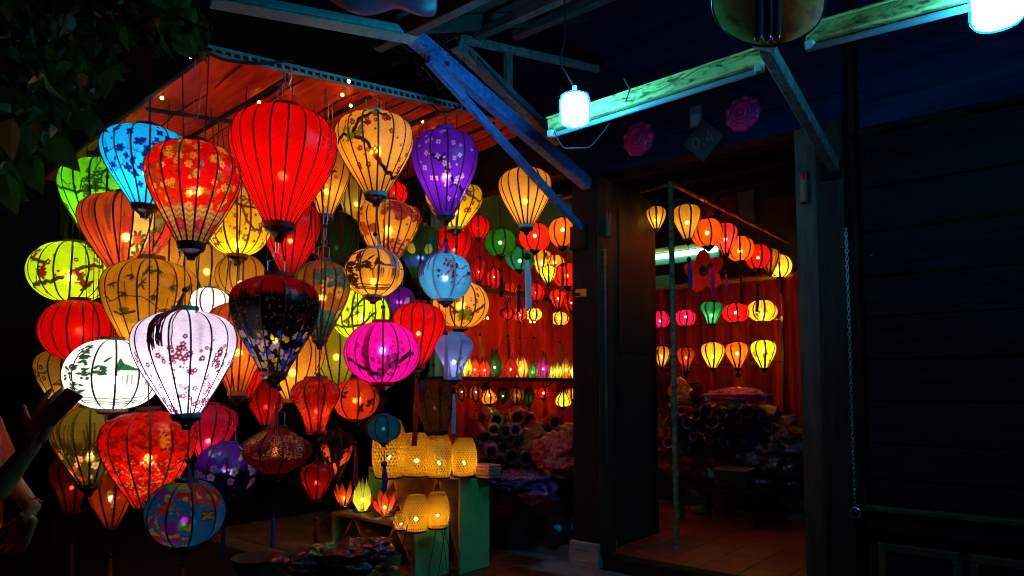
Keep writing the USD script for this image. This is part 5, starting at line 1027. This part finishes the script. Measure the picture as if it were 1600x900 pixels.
def bamboo_lamp(label, px, bot, top, w, d, z, prof=((0, .70), (.18, .90), (.42, 1), (.7, .95), (.9, .77), (1, .64)), lum=.75, nst=30, group=None):
    s = d / FPX; R, H = w / 2 * s, (bot - top) * s; loc = P(px, bot, d); loc[2] = z
    t = thing('bamboo_lamp', label, 'lamp', loc, group); r = PchipInterpolator(*np.array(prof).T); q = np.linspace(0, 1, 15); ms = []
    for sg in (-1, 1):
        for k in range(nst):
            a = 2 * PI * k / nst + sg * q * 1.75; hw = .0047 * R / .12; off = .0012 * np.sin(PI * np.arange(15)) * sg
            V = []
            for a_, q_ in zip(a, q):
                rr = float(r(q_)) * R + .0010 * sg; dr = np.array([math.cos(a_), math.sin(a_), 0]); tn = np.array([-math.sin(a_), math.cos(a_), 0])
                V += [dr * rr - tn * hw + [0, 0, q_ * H], dr * rr + tn * hw + [0, 0, q_ * H]]
            F = []
            for g in range(14): F += [[2 * g, 2 * g + 1, 2 * g + 3], [2 * g, 2 * g + 3, 2 * g + 2]]
            ms.append((np.array(V), np.array(F)))
    obj('woven_strips', cat(ms), BAMB, t, local=True).SetCustomDataByKey('kind', 'stuff')
    for q_ in (0, .06, .94, 1): obj('hoop', lathe([(float(r(q_)) * R + .004 * math.cos(g), q_ * H + .004 * math.sin(g)) for g in np.linspace(0, 2 * PI, 7)], 28), BAMB, t, smooth=True, local=True)
    obj('base', lathe([(0, -.0), (R * .8, -.0), (R * .8, .012), (0, .012)], 24), BLACKWOOD, t, smooth=40, local=True)
    obj('bulb', sphere((0, 0, H * .36), R * .11, 1), glow('bamboo_bulb_%d' % int(lum * 100), (1, .62, .09), 210 * lum), t, smooth=True, local=True)
    return t
zc1, zc2 = zt1 + .003, zt2 + .003
def dz(px, py, z): return dep(on(px, py, 2, z))
bamboo_lamp('tall bamboo lamp at the left end of the tall cabinet, behind the peacock blue lantern', 608, 722, 633, 54, 5.35, zc1, lum=.6)
bamboo_lamp('broad squat bamboo lamp second from the left on the tall cabinet', 651, 724, 658, 57, 5.45, zc1, ((0, .72), (.25, .95), (.5, 1), (.8, .92), (1, .70)), .5)
bamboo_lamp('barrel bamboo lamp second from the right on the tall cabinet', 686, 734, 668, 43, 5.33, zc1, lum=.85)
BL1 = bamboo_lamp('barrel bamboo lamp at the right end of the tall cabinet beside the pink sleeves', 725, 738, 679, 41, 5.42, zc1, lum=.95)
yl = (y0b + 3.925) / 2
BL3 = bamboo_lamp('bamboo lamp in front on the low cabinet, narrowing to its top', 650, 811, 755, 41, 5.0, zc2, lum=.85)
BL2 = bamboo_lamp('bamboo lamp at the right end of the low cabinet', 684, 803, 748, 37, 5.12, zc2, lum=.95)
bamboo_lamp('small round bamboo lamp beside the red lotus lamp', 627, 804, 776, 24, 5.05, zc2, ((0, .6), (.3, .95), (.5, 1), (.75, .9), (1, .55)), .6, 18)
OR = [(.82, .10, .02), (.80, .03, .015)]
def onz(px, py): return on(px, py, 2, zc2)
for px, py, w, h, n, col, kind, lab in ((538, 790, 30, 38, 7, OR, 'lotus', 'small red orange lotus lamp at the left of the low cabinet'), (566, 798, 33, 52, 5, (.58, .74, .07), 'tulip', 'lime green tulip lamp on the low cabinet'), (601, 804, 44, 38, 9, OR, 'lotus', 'red lotus lamp with a hot centre beside the tulip lamp')):
    b = onz(px, py); s = dep(b) / FPX; petal_lamp(lab, b, w / 2 * s, h * s, n, col, .85, kind, (1, .72, .3), name='lotus_lamp' if kind == 'lotus' else 'tulip_lamp')
for k, pts in enumerate(([(686, 742), (685, 800), (676, 860), (668, 905)], [(690, 812), (700, 850), (706, 880), (712, 905)], [(698, 812), (692, 850), (684, 905)], [(688, 812), (695, 860), (700, 905)], [(704, 816), (704, 860), (703, 905)])):
    d0 = 5.3 if k == 0 else dep(np.array([xb + .012, y0b + .15, .4]))
    obj('lamp_cord', tube([P(x, y, d0 - .012 * i - (.05 if k == 0 else 0)) for i, (x, y) in enumerate(pts)], .003, 5), CORD, [BL1, BL2, BL2, BL3, BL3][k])
obj('lamp_cord', tube([P(x, y, 4.78) for x, y in ((637, 820), (630, 850), (622, 905))], .004, 5), CORD, BL3)

# ------------------------------------------------------------------ heap at the bottom edge, bowl, cup
for k, (px, py, sz, fm, lab) in enumerate(((545, 868, (.19, .16, .085), F_DRK, 'dark shiny parcel topmost in the bottom heap'), (590, 858, (.10, .1, .07), F_RED, 'red film bag at the right of the bottom heap'), (480, 880, (.12, .12, .07), F_DRK, 'black film bag in the middle of the bottom heap'), (555, 900, (.16, .12, .06), F_ORG, 'orange film bag at the front of the bottom heap'), (515, 898, (.12, .1, .05), F_BLU, 'blue film bag at the front of the bottom heap'), (510, 862, (.10, .1, .055), F_GRN, 'olive film bag at the back of the bottom heap'))):
    bag('film_bag', lab, P(px, py, 4.15), sz, fm, 20 + k)
heap = tag(obj('stock_bench', box(*sorted([P(420, 930, 4.4)[0], P(640, 930, 4.2)[0]]), 2.28, 2.95, 0, P(520, 912, 4.2)[2] - .06), WOOD), 'dark low bench under the heap of shiny parcels', 'bench')
g = np.random.default_rng(8); PETM = [plain('bead_pink', (.6, .10, .16), .25), plain('bead_rose', (.45, .05, .10), .25), plain('bead_gold', (.5, .25, .05), .3)]
for k in range(16):
    px, py = 430 + 55 * ((k * .618) % 1) + (150 if k > 11 else 0), 868 + 26 * g.random(); c0 = P(px, py, 4.1); t = thing('silk_flower', 'small shiny pink silk flower in the bottom heap', 'flower', c0, 'small pink silk flowers in the bottom heap')
    for j in range(6):
        a = 2 * PI * j / 6; s_ = trimesh.creation.icosphere(1, 1.); v = s_.vertices * [.017, .017, .009]; v = v @ trimesh.transformations.rotation_matrix(.7, [-math.sin(a), math.cos(a), 0])[:3, :3].T + [math.cos(a) * .016, math.sin(a) * .016, .004]
        obj('petal', trimesh.Trimesh(v, s_.faces, process=False), PETM[(k + j) % 3], t, smooth=True, local=True)
c0 = P(402, 875, 4.3); tag(obj('bowl', lathe([(0, -.10), (.10, -.10), (.15, 0), (.155, .02), (.148, .02), (.14, 0), (.09, -.085), (0, -.085)], 28, c0), mottled('clay_bowl', (.08, .05, .03), (.16, .10, .06), 14), smooth=40), 'brown clay bowl left of the bottom heap', 'bowl')
bst = thing('stool', 'dark stool under the clay bowl', 'stool', (c0[0], c0[1], 0)); obj('seat', lathe([(0, c0[2] - .135), (.16, c0[2] - .135), (.16, c0[2] - .102), (0, c0[2] - .102)], 20, (c0[0], c0[1], 0)), WOOD, bst, smooth=40)
for k in range(3): obj('leg', tube([(c0[0] + .10 * math.cos(k * 2.1), c0[1] + .1 * math.sin(k * 2.1), c0[2] - .136), (c0[0] + .14 * math.cos(k * 2.1), c0[1] + .14 * math.sin(k * 2.1), -.01)], .016, 8), WOOD, bst)
c0 = P(610, 882, 4.3); cup = thing('tumbler', 'greenish tumbler of pink beads at the right of the bottom heap', 'tumbler', c0)
obj('glass', lathe([(0, -.07), (.055, -.07), (.066, .06), (.062, .06), (.052, -.06), (0, -.06)], 24, c0), plain('green_tumbler', (.20, .24, .08), .15, spec=.7), cup, smooth=40)
for k in range(14): obj('bead', sphere(c0 + [.036 * math.cos(k * 2.4) * (k / 14) ** .5, .036 * math.sin(k * 2.4) * (k / 14) ** .5, .060 + .008 * (k % 2)], .011, 1), PETM[k % 3], cup, smooth=True)
tag(obj('tumbler_stand', box(c0[0] - .1, c0[0] + .1, c0[1] - .06, c0[1] + .1, 0, c0[2] - .072), WOOD), 'dark block under the greenish tumbler', 'stand')

# ------------------------------------------------------------------ flowering creeper top left
LEAFM = []
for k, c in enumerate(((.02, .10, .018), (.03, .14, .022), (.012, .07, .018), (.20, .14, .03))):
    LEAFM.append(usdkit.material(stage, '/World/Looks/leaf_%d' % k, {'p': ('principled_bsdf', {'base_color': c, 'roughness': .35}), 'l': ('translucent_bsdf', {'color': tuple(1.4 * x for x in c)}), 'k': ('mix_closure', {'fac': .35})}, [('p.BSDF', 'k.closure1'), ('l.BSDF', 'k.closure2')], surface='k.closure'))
def leaf_mesh(p, L, w, dirv, nrm, fold=.3, curl=.25):
    t = dirv / np.linalg.norm(dirv); s_ = np.cross(nrm, t); s_ /= np.linalg.norm(s_); n_ = np.cross(t, s_); V = []
    for q, ww in ((0, .04), (.15, .62), (.35, 1), (.6, .82), (.82, .40), (1, .0)):
        b = p + t * L * q - n_ * curl * L * q * q
        V += [b - s_ * w * ww + n_ * fold * w * ww, b, b + s_ * w * ww + n_ * fold * w * ww]
    F = []
    for g_ in range(5):
        for e in range(2):
            b = 3 * g_ + e; F += [[b, b + 1, b + 4], [b, b + 4, b + 3]]
    return np.array(V), np.array(F)
vine = thing('flowering_creeper', 'dark leafy creeper with pink flowers overhanging the top left corner', 'plant', P(30, 330, 3.0))
g = np.random.default_rng(31); cnt = 0
for k in range(7):
    x0, x1 = g.uniform(-60, 60), g.uniform(80, 330); d = g.uniform(2.4, 3.2); y1 = 300 - .8 * x1 + g.uniform(-40, 40) if k else 60
    pts = [P(x0 + (x1 - x0) * q, -60 + (y1 + 60) * q ** 1.6, d + .2 * math.sin(3 * q + k)) for q in np.linspace(0, 1, 8)]
    obj('stem', tube(pts, np.linspace(.016, .004, 8), 6), WOOD, vine, smooth=40)
while cnt < 235:
    px, py = g.uniform(-40, 350), g.uniform(-40, 380)
    dens = 1.15 - px / 330 - max(0, py - 150) / 260
    if px > 240 and py < 95: dens = .8 if px < 335 else 0
    if g.random() > dens or (px + .95 * py > 318 and not (px > 240 and py < 70 and px < 320)): continue
    cnt += 1; d = g.uniform(2.3, 3.3); p = P(px, py, d); L = g.uniform(.055, .125); dv = np.array([g.normal(0, .6), g.normal(0, .6), -1 + g.normal(0, .45)]); nr = -FWD + g.normal(0, .55, 3)
    obj('leaf', leaf_mesh(p, L, L * g.uniform(.17, .33), dv, nr, g.uniform(.05, .45), g.uniform(.0, .7)), LEAFM[g.choice(4, p=[.38, .32, .24, .06])], vine)
for (px, py, d, L, a) in ((285, 30, 2.5, .13, .3), (305, 12, 2.5, .12, -.5), (300, -10, 2.5, .12, -.9), (75, 215, 2.5, .15, .9), (45, 240, 2.4, .14, .2), (10, 270, 2.5, .15, .1), (118, 75, 2.6, .09, .15), (70, 70, 2.6, .11, .2), (20, 185, 2.2, .13, -.2)):
    obj('leaf', leaf_mesh(P(px, py, d), L, L * .34, -UPV * 1. + RIGHT * a, -FWD + .3 * UPV), LEAFM[1] if (px, py) != (20, 185) else LEAFM[3], vine)
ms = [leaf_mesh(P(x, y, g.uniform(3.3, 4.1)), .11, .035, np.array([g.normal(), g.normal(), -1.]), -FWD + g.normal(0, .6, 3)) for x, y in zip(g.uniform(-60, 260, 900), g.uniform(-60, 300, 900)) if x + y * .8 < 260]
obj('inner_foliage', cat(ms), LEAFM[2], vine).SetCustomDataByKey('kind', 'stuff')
FLP = [plain('creeper_pink', (.42, .03, .10), .5), plain('creeper_magenta', (.45, .04, .32), .5), plain('creeper_cream', (.45, .36, .16), .5)]
for px, py, d, n, m in ((212, 92, 2.7, 9, 0), (232, 96, 2.72, 7, 0), (225, 40, 2.6, 3, 1), (22, 92, 2.5, 5, 0), (45, 108, 2.6, 4, 1), (190, 52, 2.6, 4, 2), (146, 33, 2.6, 3, 2), (6, 92, 2.5, 3, 2), (150, 0, 2.7, 4, 2)):
    fc = P(px, py, d)
    for k in range(n):
        c0 = fc + g.normal(0, .03, 3); fm = []
        for j in range(5):
            a = 2 * PI * j / 5; dv = RIGHT * math.cos(a) + UPV * math.sin(a) - FWD * .35; fm.append(leaf_mesh(c0, .024, .009, dv, -FWD + .2 * dv, .2, .3))
        obj('flower', cat(fm), FLP[m], vine)

# ------------------------------------------------------------------ person taking a picture at the left edge
SKIN = usdkit.material(stage, '/World/Looks/skin', {'n': ('noise_texture', {'scale': 30, 'detail': 3}), 'r': ('rgb_ramp', {'ramp': [(.3, (.54, .20, .065)), (.7, (.68, .27, .09))]}), 'p': ('principled_bsdf', {'roughness': .5, 'subsurface_weight': .12, 'subsurface_scale': .01})}, [('n.fac', 'r.fac'), ('r.color', 'p.base_color')], surface='p.BSDF')
def bone(a, b, ra, rb):
    s1, s2 = manifold3d.Manifold.sphere(ra, 20).translate(list(map(float, a))), manifold3d.Manifold.sphere(rb, 20).translate(list(map(float, b)))
    return manifold3d.Manifold.batch_hull([s1, s2])
def body(bones, edge, it=8):
    u_ = bones[0]
    for b in bones[1:]: u_ = u_ + b
    mm = u_.refine_to_length(edge).to_mesh(); t_ = trimesh.Trimesh(mm.vert_properties[:, :3], mm.tri_verts)
    raw = t_.vertices.copy(); trimesh.smoothing.filter_taubin(t_, iterations=it); v = t_.vertices.copy()
    bad = np.linalg.norm(v - raw, axis=1) > .012; v[bad] = raw[bad]; t_.vertices = v; return t_
def Q(px, py, d): return P(px, py, d * 1.2)
dn = 2.30
hip, chest, neck, head = Q(-85, 930, 2.42), Q(-72, 735, 2.42), Q(-70, 628, 2.42), Q(-58, 560, 2.40)
shR, shL = Q(-62, 690, 2.26), Q(-28, 668, 2.56)
elR, wrR = Q(-4, 765, 2.22), Q(52, 694, 2.24)
elL, wrL = Q(10, 745, 2.60), Q(51, 793, 2.46)
tocam = -FWD
pm_R = Q(66, 664, 2.245)                          # middle of the raised palm
bones = [bone(hip, chest, .145, .15), bone(chest, neck, .12, .055), bone(neck, head, .052, .06), bone(chest, shR, .12, .062), bone(chest, shL, .12, .062),
         bone(shR, elR, .058, .048), bone(elR, wrR, .047, .029), bone(shL, elL, .058, .047), bone(elL, wrL, .047, .030),
         bone(head + [0, 0, .02], head + [0, 0, .06], .088, .090), bone(head - [0, 0, .05] + RIGHT * .03, head, .05, .08)]
for sg in (-1, 1):
    hp = hip + np.cross(FWD, UPV) * 0 + FWD * .09 * sg; kn = hp + [0, 0, -.44] + RIGHT * .03; an = kn + [0, 0, -.40]; an[2] = .07; kn[2] = .48
    bones += [bone(hp, kn, .085, .06), bone(kn, an, .058, .038), bone(an, an + RIGHT * .15 - [0, 0, .03], .038, .028)]
nose = head + RIGHT * .098 + [0, 0, .0]; bones += [bone(head + RIGHT * .07 + [0, 0, .03], nose, .014, .015), bone(head - FWD * .088, head - FWD * .09 + [0, 0, .03], .016, .018), bone(head + FWD * .088, head + FWD * .09 + [0, 0, .03], .016, .018)]
def hand(wr, palm, fdir, sdir, ndir, scale, curl, spread, thumb_side, thumb_dir):
    """Palm + four fingers bending towards ndir + thumb from the side."""
    f, s_, n_ = [np.asarray(x, float) / np.linalg.norm(x) for x in (fdir, sdir, ndir)]; out = []
    kn = [palm + f * .040 * scale + s_ * o * scale for o in (-.030, -.010, .010, .029)]
    pw = [palm - f * .038 * scale + s_ * o * scale for o in (-.020, -.007, .007, .019)]
    for a, b in zip(pw, kn): out.append(bone(a, b, .0145 * scale, .0115 * scale))
    out += [bone(wr, palm - f * .030 * scale, .028, .019 * scale), bone(pw[0], pw[3], .014 * scale, .014 * scale), bone(kn[0], kn[3], .0105 * scale, .010 * scale), bone(kn[0], pw[3], .012 * scale, .012 * scale), bone(kn[3], pw[0], .012 * scale, .012 * scale)]
    for i, L in enumerate((.070, .082, .076, .060)):
        p, a = kn[i], 0.
        for j, (q, r) in enumerate(((.46, .0095), (.31, .0085), (.23, .0075))):
            a += curl[i] * (.55, .9, .7)[j]; dv = f * math.cos(a) + n_ * math.sin(a) + s_ * spread * (i - 1.5); dv /= np.linalg.norm(dv); e = p + dv * L * q * scale
            out.append(bone(p, e, r * scale, (r - .0009) * scale)); p = e
    tb_ = palm - f * .022 * scale + s_ * thumb_side * .026 * scale; p = tb_; td = np.asarray(thumb_dir, float); td = td / np.linalg.norm(td)
    for q, r, k_ in ((.036, .0125, 0.), (.030, .0105, .25), (.024, .0092, .3)):
        dv = td + n_ * k_; dv /= np.linalg.norm(dv); e = p + dv * q * scale; out.append(bone(p, e, r * scale, (r - .001) * scale)); p = e
    return out
up_ = UPV; fR = RIGHT * .35 + up_ * 1. + FWD * .15; sR = RIGHT * .93 - up_ * .33 - FWD * .1
bones += hand(wrR, pm_R, fR, sR, FWD * .8 + RIGHT * .3, 1.22, (.25, .30, .42, .55), .10, -1, -RIGHT * .65 + up_ * .8 + FWD * .2)
pm_L = Q(36, 826, 2.43)
bones += hand(wrL, pm_L, -up_ * .9 - RIGHT * .42, RIGHT * .85 - up_ * .4, FWD * .6 - RIGHT * .5, 1.25, (.45, .5, .55, .6), .05, -1, -RIGHT * .8 - up_ * .55)
man = thing('person', 'person in an orange shirt at the left edge raising a red phone', 'person', (hip[0], hip[1], -.012))
bd_ = obj('body', body(bones, .0065, 10), SKIN, man, smooth=True)
sb = [bone(hip, chest, .175, .178), bone(chest, neck - [0, 0, .06], .145, .085), bone(chest, shR, .14, .082), bone(chest, shL, .14, .082), bone(shR, shR + (elR - shR) * .40, .080, .074), bone(shL, shL + (elL - shL) * .72, .080, .072), bone(hip - [0, 0, .06], hip + [0, 0, .1], .185, .178)]
sm = body(sb, .016, 6); v = sm.vertices; sm.vertices = v + sm.vertex_normals * (.012 * (meshkit.fbm(v * 9 + 50, 3, 4) - .5)[:, None])
obj('shirt', sm, mottled('orange_shirt', (.80, .07, .008), (.92, .12, .015), 4, rough=.8), bd_, smooth=True)
tr = []
for sg in (-1, 1):
    hp = hip + FWD * .09 * sg; kn = hp + RIGHT * .03; kn[2] = .48; an = kn.copy(); an[2] = .12; tr += [bone(hp - [0, 0, .05], kn, .115, .085), bone(kn, an, .082, .06)]
obj('trousers', body(tr, .02, 6), plain('dark_trousers', (.015, .015, .025), .8), bd_, smooth=True)
hm = trimesh.creation.icosphere(4, 1.); v = hm.vertices; v = v[:, :] * [.108, .108, .118] * (1 + .05 * (meshkit.fbm(v * 9 + 20, 3, 2)[:, None] - .5)); hv = v + head + [0, 0, .055] - RIGHT * .025
obj('hair', trimesh.Trimesh(hv, hm.faces, process=False), plain('black_hair', (.012, .009, .008), .5), bd_, smooth=True)
for sg in (-1, 1): obj('eye', sphere(head + RIGHT * .083 + FWD * .034 * sg + [0, 0, .035], .013, 2), plain('eye_dark', (.02, .012, .01), .2), bd_, smooth=True)
obj('mouth', tube([head + RIGHT * .082 + FWD * o + [0, 0, -.045] for o in (-.024, 0, .024)], [.005, .008, .005], 8), plain('lips', (.34, .10, .08), .5), bd_, smooth=40)
wv = (wrL - elL) / np.linalg.norm(wrL - elL); wc = wrL - wv * .012
a_, b_ = frame3(wv); brc = thing('bracelet', 'thin gold bracelet on the lowered wrist', 'bracelet', wc)
obj('band', tube([wc + (a_ * math.cos(q) + b_ * math.sin(q)) * .036 for q in np.linspace(0, 2 * PI, 25)], .0032, 6), GILT, brc, smooth=40)
for k in range(7): obj('charm', sphere(wc + (a_ * math.cos(k * .9) + b_ * math.sin(k * .9)) * .038, .0058, 1), GILT, brc, smooth=True)
ph_c = Q(93, 637, 2.23); pu = (RIGHT * .62 + up_ * .72 + FWD * .2); pu /= np.linalg.norm(pu); pn = RIGHT * .9 - FWD * .42 - up_ * .2; pn = pn - pu * (pn @ pu); pn /= -np.linalg.norm(pn); ps = np.cross(pn, pu)
phn = thing('phone', 'red cased phone held up in the raised hand', 'phone', ph_c)
def slab(l, w_, t_, o=0, b=.004):
    m = box(-l / 2, l / 2, -w_ / 2, w_ / 2, -t_ / 2 + o, t_ / 2 + o, b); v = m.vertices; return trimesh.Trimesh(ph_c + v[:, :1] * pu + v[:, 1:2] * ps + v[:, 2:3] * pn, m.faces, process=False)
obj('case', slab(.16, .08, .010), plain('red_case', (.62, .02, .02), .35, spec=.5), phn); obj('screen', slab(.150, .072, .0012, .0061, .0004), plain('dark_screen', (.01, .01, .012), .08), phn); obj('camera_bump', slab(.022, .022, .002, -.0062, .0006), BLACKWOOD, phn)
